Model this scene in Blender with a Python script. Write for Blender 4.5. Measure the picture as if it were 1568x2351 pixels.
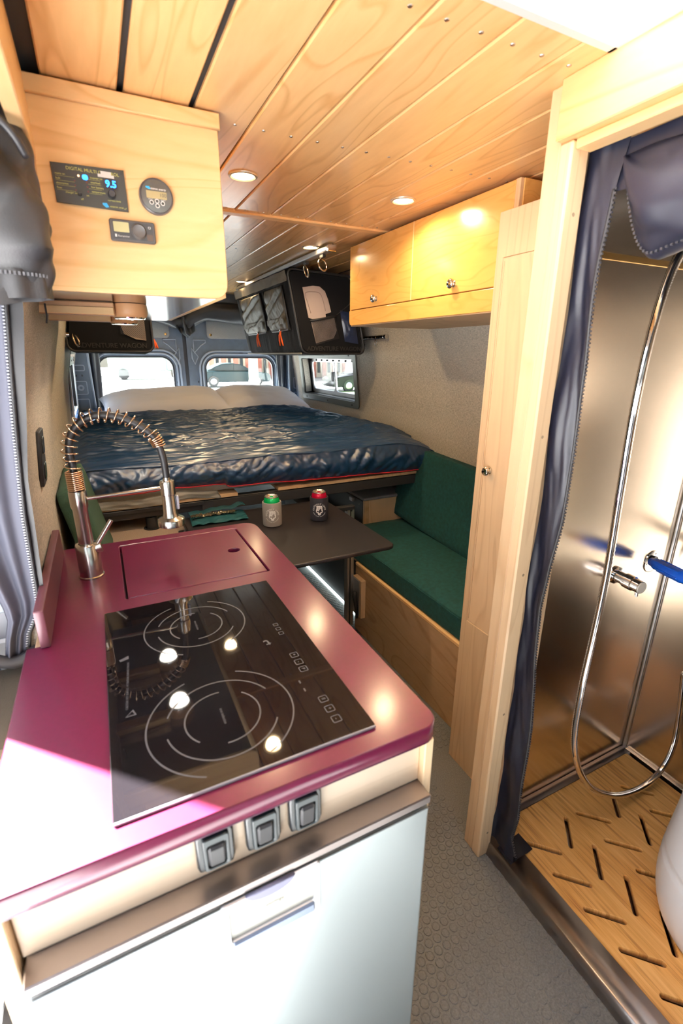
import bpy, bmesh, math, random
from mathutils import Vector, Matrix, noise, Euler
random.seed(7)
for o in list(bpy.data.objects): bpy.data.objects.remove(o)
S = bpy.context.scene; COL = S.collection
pi = math.pi
# ---------------------------------------------------------------- camera
cam = bpy.data.cameras.new('camera'); camo = bpy.data.objects.new('camera', cam); COL.objects.link(camo)
_R = Matrix(((0.89574142, -0.44456061, 0.00362842), (0.13813041, 0.28605684, 0.94820434), (-0.42257224, -0.84884471, 0.3176403)))
camo.matrix_world = Matrix.Translation((0, 0, 1.43)) @ _R.transposed().to_4x4()
cam.sensor_fit = 'HORIZONTAL'; cam.sensor_width = 24.0; cam.lens = 24.0 * 1085.0 / 1568.0
cam.clip_start = .02; cam.clip_end = 400
cam.dof.use_dof = True; cam.dof.focus_distance = 2.0; cam.dof.aperture_fstop = 4.5
S.camera = camo
# ---------------------------------------------------------------- world, sun, exposure
w = bpy.data.worlds.new('sky'); S.world = w; w.use_nodes = True
nt = w.node_tree; bg = nt.nodes['Background']
sky = nt.nodes.new('ShaderNodeTexSky'); sky.sky_type = 'NISHITA'; sky.sun_disc = False
sky.sun_elevation = math.radians(47); sky.sun_rotation = math.radians(-45); sky.air_density = 1.0; sky.dust_density = 3.0; sky.ozone_density = 1
hsv = nt.nodes.new('ShaderNodeHueSaturation'); hsv.inputs['Saturation'].default_value = .5
nt.links.new(sky.outputs[0], hsv.inputs['Color']); nt.links.new(hsv.outputs[0], bg.inputs['Color'])
bg.inputs['Strength'].default_value = SKY = .55
sl = bpy.data.lights.new('sun', 'SUN'); sl.energy = 190; sl.angle = math.radians(.9); sl.color = (1, .98, .95)
so = bpy.data.objects.new('sun', sl); COL.objects.link(so)
el = math.radians(47); sd = Vector((-.7071*math.cos(el), .7071*math.cos(el), math.sin(el)))   # towards the sun
so.rotation_euler = sd.to_track_quat('Z', 'Y').to_euler(); so.location = (-8, 8, 12)
S.view_settings.view_transform = 'Standard'; S.view_settings.look = 'None'
S.view_settings.exposure = 0.1; S.view_settings.gamma = 1.0; S.view_settings.use_curve_mapping = False
LAMP = 1.0
S.cycles.max_bounces = 10; S.cycles.diffuse_bounces = 5; S.cycles.glossy_bounces = 6; S.cycles.transmission_bounces = 6; S.cycles.transparent_max_bounces = 12
S.cycles.sample_clamp_indirect = 6.0; S.cycles.caustics_reflective = False; S.cycles.caustics_refractive = False

# ---------------------------------------------------------------- materials
MATS = {}
def nodes(name):
    m = bpy.data.materials.new(name); m.use_nodes = True; n = m.node_tree
    return m, n, n.nodes['Principled BSDF']
def pbr(name, col, rough=.5, metal=0, bump=0, bscale=200, emit=None, estr=0, spec=None, coat=0, aniso=None, vary=0, vscale=6, alpha=1, trans=0, sheen=0):
    if name in MATS: return MATS[name]
    m, n, b = nodes(name)
    b.inputs['Base Color'].default_value = (*col, 1); b.inputs['Roughness'].default_value = rough; b.inputs['Metallic'].default_value = metal
    if spec is not None: b.inputs['Specular IOR Level'].default_value = spec
    if coat: b.inputs['Coat Weight'].default_value = coat; b.inputs['Coat Roughness'].default_value = .08
    if sheen: b.inputs['Sheen Weight'].default_value = sheen
    if trans: b.inputs['Transmission Weight'].default_value = trans
    if emit: b.inputs['Emission Color'].default_value = (*emit, 1); b.inputs['Emission Strength'].default_value = estr
    tc = n.nodes.new('ShaderNodeTexCoord')
    src = tc.outputs['Object']
    if aniso:
        mp = n.nodes.new('ShaderNodeMapping'); mp.inputs['Scale'].default_value = aniso; n.links.new(src, mp.inputs[0]); src = mp.outputs[0]
    if vary:
        ns = n.nodes.new('ShaderNodeTexNoise'); ns.inputs['Scale'].default_value = vscale; ns.inputs['Detail'].default_value = 5
        n.links.new(src, ns.inputs['Vector'])
        rp = n.nodes.new('ShaderNodeValToRGB'); rp.color_ramp.elements[0].position = .3; rp.color_ramp.elements[1].position = .7
        rp.color_ramp.elements[0].color = (*[c*(1-vary) for c in col], 1); rp.color_ramp.elements[1].color = (*[min(1, c*(1+vary)) for c in col], 1)
        n.links.new(ns.outputs[0], rp.inputs[0]); n.links.new(rp.outputs[0], b.inputs['Base Color'])
    if bump:
        ns = n.nodes.new('ShaderNodeTexNoise'); ns.inputs['Scale'].default_value = bscale; ns.inputs['Detail'].default_value = 3
        n.links.new(src, ns.inputs['Vector'])
        bp = n.nodes.new('ShaderNodeBump'); bp.inputs['Strength'].default_value = bump; bp.inputs['Distance'].default_value = .002
        n.links.new(ns.outputs[0], bp.inputs['Height']); n.links.new(bp.outputs[0], b.inputs['Normal'])
    MATS[name] = m; return m
def wood(name, light, dark, scale=(1, 1, 1), rough=.38, ring=2.4, contrast=1.0, coat=0.0):
    """maple: growth lines bent by noise plus fine grain; scale stretches along the board"""
    m, n, b = nodes(name); L = n.links.new
    tc = n.nodes.new('ShaderNodeTexCoord'); oi = n.nodes.new('ShaderNodeObjectInfo')
    mp = n.nodes.new('ShaderNodeMapping'); mp.inputs['Scale'].default_value = scale
    add = n.nodes.new('ShaderNodeVectorMath'); add.operation = 'MULTIPLY_ADD'
    add.inputs[1].default_value = (7, 11, 5); L(oi.outputs['Random'], add.inputs[0]); L(tc.outputs['Object'], add.inputs[2])
    L(add.outputs[0], mp.inputs[0])
    n1 = n.nodes.new('ShaderNodeTexNoise'); n1.inputs['Scale'].default_value = ring; n1.inputs['Detail'].default_value = 2.0; n1.inputs['Distortion'].default_value = .6
    L(mp.outputs[0], n1.inputs['Vector'])
    mul = n.nodes.new('ShaderNodeMath'); mul.operation = 'MULTIPLY'; mul.inputs[1].default_value = 13; L(n1.outputs[0], mul.inputs[0])
    fr = n.nodes.new('ShaderNodeMath'); fr.operation = 'FRACT'; L(mul.outputs[0], fr.inputs[0])
    r1 = n.nodes.new('ShaderNodeValToRGB'); e = r1.color_ramp.elements
    e[0].position = 0; e[0].color = (.0, .0, .0, 1); e[1].position = .72; e[1].color = (.08, .08, .08, 1)
    q = r1.color_ramp.elements.new(.90); q.color = (.75, .75, .75, 1); q = r1.color_ramp.elements.new(1.0); q.color = (0, 0, 0, 1)
    L(fr.outputs[0], r1.inputs[0])
    n2 = n.nodes.new('ShaderNodeTexNoise'); n2.inputs['Scale'].default_value = 60; n2.inputs['Detail'].default_value = 6; L(mp.outputs[0], n2.inputs['Vector'])
    n3 = n.nodes.new('ShaderNodeTexNoise'); n3.inputs['Scale'].default_value = 1.8; L(mp.outputs[0], n3.inputs['Vector'])
    a = n.nodes.new('ShaderNodeMath'); a.operation = 'MULTIPLY_ADD'; a.inputs[1].default_value = .62*contrast; L(r1.outputs[0], a.inputs[0])
    c = n.nodes.new('ShaderNodeMath'); c.operation = 'MULTIPLY'; c.inputs[1].default_value = .55*contrast; L(n2.outputs[0], c.inputs[0]); L(c.outputs[0], a.inputs[2])
    d = n.nodes.new('ShaderNodeMath'); d.operation = 'MULTIPLY_ADD'; d.inputs[1].default_value = .5; L(n3.outputs[0], d.inputs[0]); L(a.outputs[0], d.inputs[2])
    mr = n.nodes.new('ShaderNodeMapRange'); mr.inputs['From Min'].default_value = .35; mr.inputs['From Max'].default_value = 1.1; L(d.outputs[0], mr.inputs[0])
    mx = n.nodes.new('ShaderNodeMix'); mx.data_type = 'RGBA'; mx.inputs[6].default_value = (*light, 1); mx.inputs[7].default_value = (*dark, 1)
    L(mr.outputs[0], mx.inputs[0])
    hs = n.nodes.new('ShaderNodeHueSaturation'); va = n.nodes.new('ShaderNodeMapRange'); va.inputs['To Min'].default_value = .90; va.inputs['To Max'].default_value = 1.08
    L(oi.outputs['Random'], va.inputs[0]); L(va.outputs[0], hs.inputs['Value']); L(mx.outputs[2], hs.inputs['Color']); L(hs.outputs[0], b.inputs['Base Color'])
    b.inputs['Roughness'].default_value = rough
    if coat: b.inputs['Coat Weight'].default_value = coat; b.inputs['Coat Roughness'].default_value = .12
    bp = n.nodes.new('ShaderNodeBump'); bp.inputs['Strength'].default_value = .12; bp.inputs['Distance'].default_value = .001
    L(n2.outputs[0], bp.inputs['Height']); L(bp.outputs[0], b.inputs['Normal'])
    MATS[name] = m; return m
MAPL = (.86, .58, .29); MAPD = (.66, .38, .15)
W_ceil = wood('maple ceiling', (.84, .54, .25), (.58, .31, .11), (1, .16, 1), .30, 5, 1.0, .15)
W_x = wood('maple grain across', MAPL, MAPD, (.16, 1, 1), .4, 5)
W_y = wood('maple grain along', MAPL, MAPD, (1, .14, 1), .4, 5)
W_z = wood('maple grain upright', (.80, .58, .35), (.60, .38, .20), (1, 1, .1), .42, 5, .7)
W_cab = wood('maple varnished door', (.78, .43, .125), (.60, .30, .07), (1, .16, 1.0), .22, 7, .75, .5)
W_ply = wood('birch plywood', (.62, .42, .24), (.40, .24, .12), (1, .3, 1), .5, 3, .8)
W_pale = wood('pale maple rail', (.84, .66, .48), (.70, .50, .33), (.2, 1, 1), .4, 4, .5)
fabric = pbr('wall felt', (.50, .44, .355), .95, bump=.7, bscale=500, vary=.16, vscale=320)
# woven threads on the lining
def woven(name, col, sc=420, vary=.22):
    m, n, b = nodes(name); L = n.links.new
    tc = n.nodes.new('ShaderNodeTexCoord')
    outs = []
    for v in ((sc*.25, sc*1.6, sc*1.6), (sc*1.6, sc*.22, sc*1.6), ):
        pass
    mp = n.nodes.new('ShaderNodeMapping'); mp.inputs['Scale'].default_value = (1, 1, .12); L(tc.outputs['Object'], mp.inputs[0])
    a = n.nodes.new('ShaderNodeTexNoise'); a.inputs['Scale'].default_value = sc; a.inputs['Detail'].default_value = 1; L(mp.outputs[0], a.inputs['Vector'])
    mp2 = n.nodes.new('ShaderNodeMapping'); mp2.inputs['Scale'].default_value = (.12, .12, 1); L(tc.outputs['Object'], mp2.inputs[0])
    c = n.nodes.new('ShaderNodeTexNoise'); c.inputs['Scale'].default_value = sc; c.inputs['Detail'].default_value = 1; L(mp2.outputs[0], c.inputs['Vector'])
    s = n.nodes.new('ShaderNodeMath'); s.operation = 'ADD'; L(a.outputs[0], s.inputs[0]); L(c.outputs[0], s.inputs[1])
    mr = n.nodes.new('ShaderNodeMapRange'); mr.inputs['From Min'].default_value = .7; mr.inputs['From Max'].default_value = 1.3; L(s.outputs[0], mr.inputs[0])
    mx = n.nodes.new('ShaderNodeMix'); mx.data_type = 'RGBA'; mx.inputs[6].default_value = (*[q*(1-vary) for q in col], 1); mx.inputs[7].default_value = (*[q*(1+vary) for q in col], 1)
    L(mr.outputs[0], mx.inputs[0]); L(mx.outputs[2], b.inputs['Base Color']); b.inputs['Roughness'].default_value = .95
    b.inputs['Specular IOR Level'].default_value = .2
    bp = n.nodes.new('ShaderNodeBump'); bp.inputs['Strength'].default_value = .5; bp.inputs['Distance'].default_value = .001; L(s.outputs[0], bp.inputs['Height']); L(bp.outputs[0], b.inputs['Normal'])
    MATS[name] = m; return m
lining = woven('woven wall lining', (.46, .42, .355), 620, .34)
counter_m = pbr('burgundy laminate', (.095, .0065, .030), .30, vary=.06, vscale=110, spec=.30, coat=.55); counter_m.node_tree.nodes['Principled BSDF'].inputs['Coat Roughness'].default_value = .17
counter_edge = pbr('burgundy core edge', (.05, .012, .035), .3)
steel = pbr('brushed steel', (.62, .61, .60), .24, 1, bump=.05, bscale=60, aniso=(1, 1, 14))
steel_wall = pbr('shower sheet steel', (.74, .64, .53), .20, 1, bump=.035, bscale=5, aniso=(1, 1, .35))  # warm tint: reflected timber put into the steel colour
steel_hz = pbr('fridge steel', (.44, .49, .50), .38, .85, bump=.04, bscale=60, aniso=(1, 12, 14))
steel_brown_reflect = pbr('steel with brown reflection', (.30, .26, .25), .35, 1)  # stainless, with its dark brown reflection put into the colour
nickel = pbr('brushed nickel', (.60, .57, .53), .2, 1, bump=.03, bscale=80, aniso=(1, 1, 12))
chrome = pbr('chrome', (.82, .82, .84), .07, 1)
alu = pbr('anodised aluminium', (.62, .62, .64), .35, 1)
brass = pbr('brass', (.78, .5, .2), .25, 1)
bronze = pbr('spring wire', (.78, .58, .42), .18, 1)
blackp = pbr('black plastic', (.018, .018, .021), .42)
blackm = pbr('matte black', (.014, .014, .016), .7)
blackf = pbr('black nylon', (.012, .012, .015), .5, bump=.1, bscale=300)
charf = pbr('charcoal bag cloth', (.009, .009, .0105), .9, bump=.1, bscale=500, spec=.15)
olivef = pbr('waxed olive cloth', (.062, .052, .036), .5, bump=.4, bscale=300, vary=.2, vscale=30)
navyc = pbr('navy black curtain', (.007, .008, .018), .45, bump=.2, bscale=40)
glassb = pbr('black ceramic glass', (.006, .005, .006), .03, spec=.42)
printw = pbr('grey print', (.060, .060, .070), .5)
printy = pbr('yellow print', (.50, .48, .12), .5)
printwh = pbr('white print', (.85, .85, .85), .5)
printb = pbr('blue print', (.02, .30, .60), .5)
panelm = pbr('control panel face', (.022, .022, .020), .5)
bluel = pbr('blue led', (.0, .1, .9), .3, emit=(.02, .22, 1), estr=6)
amberl = pbr('amber led', (.9, .6, .4), .3, emit=(1, .6, .35), estr=2.0)
redl = pbr('dark red led', (.12, .01, .01), .3)
lcd = pbr('lcd', (.36, .33, .17), .3)
green = pbr('green canvas', (.004, .060, .058), .9, bump=.5, bscale=420, vary=.22, vscale=60)
greend = pbr('olive green canvas', (.03, .075, .045), .9, bump=.5, bscale=420, vary=.15, vscale=60)
tablem = pbr('dark table laminate', (.011, .009, .011), .42, bump=.05, bscale=380, vary=.15, vscale=200)
carpet = pbr('grey felt', (.26, .27, .30), .95, bump=.6, bscale=500, vary=.25, vscale=350)
beigef = pbr('beige felt top', (.36, .27, .20), .95, bump=.5, bscale=500, vary=.25, vscale=350)
rubber = pbr('grey coin rubber', (.15, .155, .155), .5, bump=.12, bscale=160, vary=.25, vscale=240)
doorm = pbr('slate painted metal', (.115, .145, .19), .32, vary=.1, vscale=20)
doorl = pbr('bare grey primer', (.42, .48, .56), .35)
whitep = pbr('white plastic', (.85, .86, .88), .3)
whiteg = pbr('white gloss hatch', (.86, .84, .83), .35)
seal = pbr('rubber seal', (.03, .03, .035), .6)
pillowm = pbr('white cotton', (.76, .74, .79), .9, bump=.3, bscale=200)
sheetm = pbr('cream sheet', (.62, .60, .55), .9, bump=.3, bscale=200)
redm = pbr('red piping', (.62, .03, .035), .5)
orange = pbr('orange cord', (.95, .12, .01), .5)
bluem = pbr('blue handle', (.0, .10, .62), .3, coat=.3)
aluc = pbr('can aluminium', (.82, .78, .72), .22, 1)
cang = pbr('green can paint', (.0, .40, .10), .2, metal=.3)
canr = pbr('red can paint', (.45, .0, .03), .2, metal=.3)
kgrey = pbr('grey neoprene', (.27, .25, .24), .85, bump=.3, bscale=500)
kblk = pbr('black neoprene', (.012, .013, .022), .8, bump=.3, bscale=500)
teal = pbr('teal foil', (.03, .14, .17), .25, bump=.3, bscale=40)
foil = pbr('gold foil', (.85, .78, .6), .2, 1, bump=.6, bscale=30)
lens = pbr('lamp lens', (1, .95, .85), .3, emit=(1, .66, .34), estr=70)
lensw = pbr('puck lens', (1, .95, .9), .3, emit=(1, .93, .82), estr=24)
ledw = pbr('strip led', (1, 1, 1), .3, emit=(.85, 1, .98), estr=4)
trimw = pbr('lamp trim ring', (.62, .55, .46), .3, metal=.6)
puckw = pbr('beech puck', (.50, .26, .12), .45)
def bamboo_mat():
    m, n, b = nodes('bamboo mat'); L = n.links.new; tc = n.nodes.new('ShaderNodeTexCoord'); sx = n.nodes.new('ShaderNodeSeparateXYZ'); L(tc.outputs['Object'], sx.inputs[0])
    k = n.nodes.new('ShaderNodeMath'); k.operation = 'MULTIPLY'; k.inputs[1].default_value = 150; L(sx.outputs[0], k.inputs[0])
    f = n.nodes.new('ShaderNodeMath'); f.operation = 'FLOOR'; L(k.outputs[0], f.inputs[0])
    y = n.nodes.new('ShaderNodeMath'); y.operation = 'MULTIPLY'; y.inputs[1].default_value = 1.3; L(sx.outputs[1], y.inputs[0])
    cb = n.nodes.new('ShaderNodeCombineXYZ'); L(f.outputs[0], cb.inputs[0]); L(y.outputs[0], cb.inputs[1])
    ns = n.nodes.new('ShaderNodeTexNoise'); ns.inputs['Scale'].default_value = 3.7; ns.inputs['Detail'].default_value = 2; L(cb.outputs[0], ns.inputs['Vector'])
    mp = n.nodes.new('ShaderNodeMapping'); mp.inputs['Scale'].default_value = (420, 9, 1); L(tc.outputs['Object'], mp.inputs[0])
    n2 = n.nodes.new('ShaderNodeTexNoise'); n2.inputs['Scale'].default_value = 1; n2.inputs['Detail'].default_value = 3; L(mp.outputs[0], n2.inputs['Vector'])
    a = n.nodes.new('ShaderNodeMath'); a.operation = 'MULTIPLY_ADD'; a.inputs[1].default_value = .55; L(n2.outputs[0], a.inputs[0]); L(ns.outputs[0], a.inputs[2])
    r = n.nodes.new('ShaderNodeValToRGB'); r.color_ramp.elements[0].position = .52; r.color_ramp.elements[0].color = (.42, .17, .04, 1); r.color_ramp.elements[1].position = .98; r.color_ramp.elements[1].color = (.92, .54, .19, 1)
    q = r.color_ramp.elements.new(.74); q.color = (.80, .41, .11, 1)
    L(a.outputs[0], r.inputs[0]); L(r.outputs[0], b.inputs['Base Color']); b.inputs['Roughness'].default_value = .42
    return m
bamboo = bamboo_mat()
ringm = chrome
def mesh_net(name, back, sc=430):
    m, n, b = nodes(name); L = n.links.new
    tc = n.nodes.new('ShaderNodeTexCoord'); mp = n.nodes.new('ShaderNodeMapping'); mp.inputs['Rotation'].default_value = (0, .7, 0); mp.inputs['Scale'].default_value = (sc, sc, sc)
    L(tc.outputs['Object'], mp.inputs[0]); v = n.nodes.new('ShaderNodeTexVoronoi'); v.inputs['Randomness'].default_value = 0; v.inputs['Scale'].default_value = 1
    L(mp.outputs[0], v.inputs['Vector'])
    c = n.nodes.new('ShaderNodeMath'); c.operation = 'GREATER_THAN'; c.inputs[1].default_value = .43; L(v.outputs['Distance'], c.inputs[0])
    tr = n.nodes.new('ShaderNodeBsdfTransparent'); mx = n.nodes.new('ShaderNodeMixShader'); L(c.outputs[0], mx.inputs[0]); L(tr.outputs[0], mx.inputs[1]); L(b.outputs[0], mx.inputs[2])
    b.inputs['Base Color'].default_value = (*back, 1); b.inputs['Roughness'].default_value = .8
    L(mx.outputs[0], n.nodes['Material Output'].inputs[0]); MATS[name] = m; return m
net = mesh_net('black net', (.02, .018, .018))
def glass_mat(name, tint=(1, 1, 1)):
    m, n, b = nodes(name); L = n.links.new
    g = n.nodes.new('ShaderNodeBsdfGlossy'); g.inputs['Roughness'].default_value = .02
    t = n.nodes.new('ShaderNodeBsdfTransparent'); t.inputs[0].default_value = (*tint, 1)
    mx = n.nodes.new('ShaderNodeMixShader'); mx.inputs[0].default_value = .07; L(t.outputs[0], mx.inputs[1]); L(g.outputs[0], mx.inputs[2])
    L(mx.outputs[0], n.nodes['Material Output'].inputs[0]); return m
pane_m = glass_mat('window glass', (.93, .97, .96))
comf_m = pbr('navy nylon shell', (.008, .040, .110), .34, bump=.12, bscale=60, spec=.7, coat=.6); comf_m.node_tree.nodes['Principled BSDF'].inputs['Coat Roughness'].default_value = .285
asphalt = pbr('sunlit concrete', (.42, .42, .42), .9, vary=.1, vscale=1)

# ---------------------------------------------------------------- building helpers
def thing(name, label=None, cat=None, loc=(0, 0, 0), group=None, kind=None):
    o = bpy.data.objects.new(name, None); o.empty_display_size = .05; COL.objects.link(o); o.location = loc
    if label: o['label'] = label
    if cat: o['category'] = cat
    if group: o['group'] = group
    if kind: o['kind'] = kind
    return o
def wloc(p):
    m = Matrix.Translation(p.location)
    return wloc(p.parent) @ p.matrix_parent_inverse @ m if p.parent is not None else m
def link(name, me, mat=None, parent=None, label=None, smooth=False, kind=None):
    o = bpy.data.objects.new(name, me); COL.objects.link(o)
    if mat is not None and not me.materials: me.materials.append(mat)
    if parent is not None:
        o.parent = parent; o.matrix_parent_inverse = wloc(parent).inverted()
    if label: o['label'] = label
    if kind: o['kind'] = kind
    if smooth:
        for p in me.polygons: p.use_smooth = True
    return o
def tag(o, label, cat, group=None, kind=None):
    o['label'] = label; o['category'] = cat
    if group: o['group'] = group
    if kind: o['kind'] = kind
    return o
def fromb(name, bm, mat, parent=None, label=None, smooth=False, kind=None):
    bmesh.ops.recalc_face_normals(bm, faces=bm.faces)
    me = bpy.data.meshes.new(name); bm.to_mesh(me); bm.free()
    return link(name, me, mat, parent, label, smooth, kind)
def addbox(bm, a, b, rot=None, piv=None):
    vs = [bm.verts.new((x, y, z)) for x in (a[0], b[0]) for y in (a[1], b[1]) for z in (a[2], b[2])]
    f = [bm.faces.new([vs[i] for i in q]) for q in ((0, 1, 3, 2), (4, 6, 7, 5), (0, 4, 5, 1), (2, 3, 7, 6), (0, 2, 6, 4), (1, 5, 7, 3))]
    if rot is not None: bmesh.ops.rotate(bm, verts=vs, cent=piv or [(a[i]+b[i])/2 for i in range(3)], matrix=Euler(rot).to_matrix())
    return vs
def box(name, a, b, mat, parent=None, bev=.0015, rot=None, piv=None, seg=1, label=None, smooth=False, kind=None):
    a, b = [min(a[i], b[i]) for i in range(3)], [max(a[i], b[i]) for i in range(3)]
    bm = bmesh.new(); addbox(bm, a, b, rot, piv)
    if bev: bmesh.ops.bevel(bm, geom=bm.edges[:], offset=min(bev, min(b[i]-a[i] for i in range(3))*.45), segments=seg, affect='EDGES', profile=.5)
    return fromb(name, bm, mat, parent, label, smooth, kind)
def lathe(name, prof, axis0, axis1, mat, parent=None, seg=32, label=None, smooth=True, bm=None):
    """prof = [(radius, t)] along axis0->axis1 (t in metres from axis0)"""
    own = bm is None
    if own: bm = bmesh.new()
    a = Vector(axis0); d = (Vector(axis1)-a).normalized(); q = d.to_track_quat('Z', 'Y'); rows = []
    for r, t in prof:
        if r < 1e-6: rows.append([bm.verts.new(a+d*t)]); continue
        rows.append([bm.verts.new(a+d*t+q @ Vector((r*math.cos(2*pi*i/seg), r*math.sin(2*pi*i/seg), 0))) for i in range(seg)])
    for A, B in zip(rows, rows[1:]):
        if len(A) == 1 and len(B) == 1: continue
        for i in range(seg):
            j = (i+1) % seg
            if len(A) == 1: bm.faces.new((A[0], B[i], B[j]))
            elif len(B) == 1: bm.faces.new((A[i], A[j], B[0]))
            else: bm.faces.new((A[i], A[j], B[j], B[i]))
    if own:
        o = fromb(name, bm, mat, parent, label, smooth)
        if smooth: autosmooth(o)
        return o
def autosmooth(o, ang=.7):
    me = o.data; bm = bmesh.new(); bm.from_mesh(me)
    for e in bm.edges:
        if len(e.link_faces) == 2 and e.calc_face_angle(0) > ang: e.smooth = False
    bm.to_mesh(me); bm.free()
def cyl(name, p0, p1, r, mat, parent=None, seg=24, bev=.0, label=None):
    L = (Vector(p1)-Vector(p0)).length; b = bev or min(.0008, r*.2)
    return lathe(name, [(0, 0), (r-b, 0), (r, b), (r, L-b), (r-b, L), (0, L)], p0, p1, mat, parent, seg, label)
def addtube(bm, pts, r, seg=8, closed=False, caps=True):
    pts = [Vector(p) for p in pts]; n = len(pts); rad = r if isinstance(r, (list, tuple)) else [r]*n
    rows = []; up = None
    for i, p in enumerate(pts):
        t = (pts[(i+1) % n if closed else min(i+1, n-1)] - pts[(i-1) % n if closed else max(i-1, 0)]).normalized()
        if up is None: up = t.orthogonal().normalized()
        up = (up - t*up.dot(t)).normalized(); s = t.cross(up)
        rows.append([bm.verts.new(p+(up*math.cos(2*pi*k/seg)+s*math.sin(2*pi*k/seg))*rad[i]) for k in range(seg)])
    for i in range(n if closed else n-1):
        A, B = rows[i], rows[(i+1) % n]
        for k in range(seg): bm.faces.new((A[k], A[(k+1) % seg], B[(k+1) % seg], B[k]))
    if caps and not closed: bm.faces.new(rows[0]); bm.faces.new(rows[-1])
def tube(name, pts, r, mat, parent=None, seg=8, closed=False, label=None, kind=None):
    bm = bmesh.new(); addtube(bm, pts, r, seg, closed); return fromb(name, bm, mat, parent, label, True, kind)
def smooth_path(ctrl, per=12):
    P = [Vector(c) for c in ctrl]; P = [P[0]*2-P[1]]+P+[P[-1]*2-P[-2]]; out = []
    for i in range(1, len(P)-2):
        for k in range(per):
            t = k/per; a, b, c, d = P[i-1:i+3]
            out.append(.5*((2*b)+(c-a)*t+(2*a-5*b+4*c-d)*t*t+(3*b-a-3*c+d)*t**3))
    out.append(P[-2]); return out
def rrect(x0, x1, y0, y1, r=.01, n=5):
    rs = r if isinstance(r, (list, tuple)) else [r]*4   # corners: (x1,y1),(x0,y1),(x0,y0),(x1,y0)
    out = []
    for k, (cx, cy, sx, sy) in enumerate(((x1, y1, -1, -1), (x0, y1, 1, -1), (x0, y0, 1, 1), (x1, y0, -1, 1))):
        q = max(rs[k], 1e-5)
        for i in range(n+1):
            a = k*pi/2+i*pi/2/n; out.append((cx+sx*q+q*math.cos(a), cy+sy*q+q*math.sin(a)))
    return out
def circ(cx, cy, r, n=28): return [(cx+r*math.cos(2*pi*i/n), cy+r*math.sin(2*pi*i/n)) for i in range(n)]
AX = {'xy': Matrix(((1, 0, 0, 0), (0, 1, 0, 0), (0, 0, 1, 0), (0, 0, 0, 1))),
      'xz': Matrix(((1, 0, 0, 0), (0, 0, -1, 0), (0, 1, 0, 0), (0, 0, 0, 1))),     # u=x v=z normal -y
      'yz': Matrix(((0, 0, -1, 0), (-1, 0, 0, 0), (0, 1, 0, 0), (0, 0, 0, 1))),     # u=-y v=z normal -x
      'Yz': Matrix(((0, 0, 1, 0), (1, 0, 0, 0), (0, 1, 0, 0), (0, 0, 0, 1)))}      # u=y v=z normal +x
def plate(name, outer, holes, plane, w0, w1, mat, parent=None, bev=0, label=None, kind=None, M=None, loose=False):
    """flat sheet with holes; (u, v) outline in plane, from w0 to w1 along its normal"""
    cu = bpy.data.curves.new(name, 'CURVE'); cu.dimensions = '2D'; cu.fill_mode = 'BOTH'; cu.extrude = abs(w1-w0)/2-bev; cu.bevel_depth = bev; cu.bevel_resolution = 0 if bev < .004 else 2
    if bev: cu.offset = -bev
    for loop in [outer]+list(holes):
        sp = cu.splines.new('POLY'); sp.points.add(len(loop)-1); sp.use_cyclic_u = True
        for p, c in zip(sp.points, loop): p.co = (c[0], c[1], 0, 1)
    o = bpy.data.objects.new('tmp', cu); me = bpy.data.meshes.new_from_object(o); bpy.data.objects.remove(o); bpy.data.curves.remove(cu)
    me.transform(Matrix.Translation((0, 0, (w0+w1)/2))); me.transform(M if M is not None else AX[plane])
    bm = bmesh.new(); bm.from_mesh(me); bmesh.ops.remove_doubles(bm, verts=bm.verts, dist=1e-6); bm.to_mesh(me); bm.free()
    me.name = name
    return link(name, me, mat, parent, label, False, kind)
def text_mesh(s, size, align='CENTER', depth=.0, bold=0):
    cu = bpy.data.curves.new('t', 'FONT'); cu.body = s; cu.size = size; cu.align_x = align; cu.align_y = 'CENTER'; cu.extrude = depth; cu.offset = bold; cu.resolution_u = 3
    o = bpy.data.objects.new('tmp', cu); me = bpy.data.meshes.new_from_object(o); bpy.data.objects.remove(o); bpy.data.curves.remove(cu)
    return me
def text(name, s, size, M, mat, parent=None, align='CENTER', depth=.0003, bold=0, sx=1, label=None):
    me = text_mesh(s, size, align, depth, bold); me.transform(Matrix.Diagonal((sx, 1, 1, 1))); me.transform(M)
    return link(name, me, mat, parent, label)
def T(x, y, z, plane='xz', rot=0): return Matrix.Translation((x, y, z)) @ AX[plane] @ Matrix.Rotation(rot, 4, 'Z')
def grid(name, nu, nv, fn, mat, parent=None, smooth=True, label=None, kind=None, thick=0, closed_u=False):
    bm = bmesh.new(); V = [[bm.verts.new(fn(i/(nu if closed_u else nu-1), j/(nv-1))) for j in range(nv)] for i in range(nu)]
    for i in range(nu if closed_u else nu-1):
        for j in range(nv-1): bm.faces.new((V[i][j], V[(i+1) % nu][j], V[(i+1) % nu][j+1], V[i][j+1]))
    if thick: bmesh.ops.solidify(bm, geom=bm.faces[:], thickness=thick)
    return fromb(name, bm, mat, parent, label, smooth, kind)
def nz(x, y=0, z=0): return noise.noise(Vector((x, y, z)))
def prism(name, poly, plane, w0, w1, mat, parent=None, bev=0, label=None, kind=None):
    return plate(name, poly, [], plane, w0, w1, mat, parent, bev, label, kind)
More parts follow.
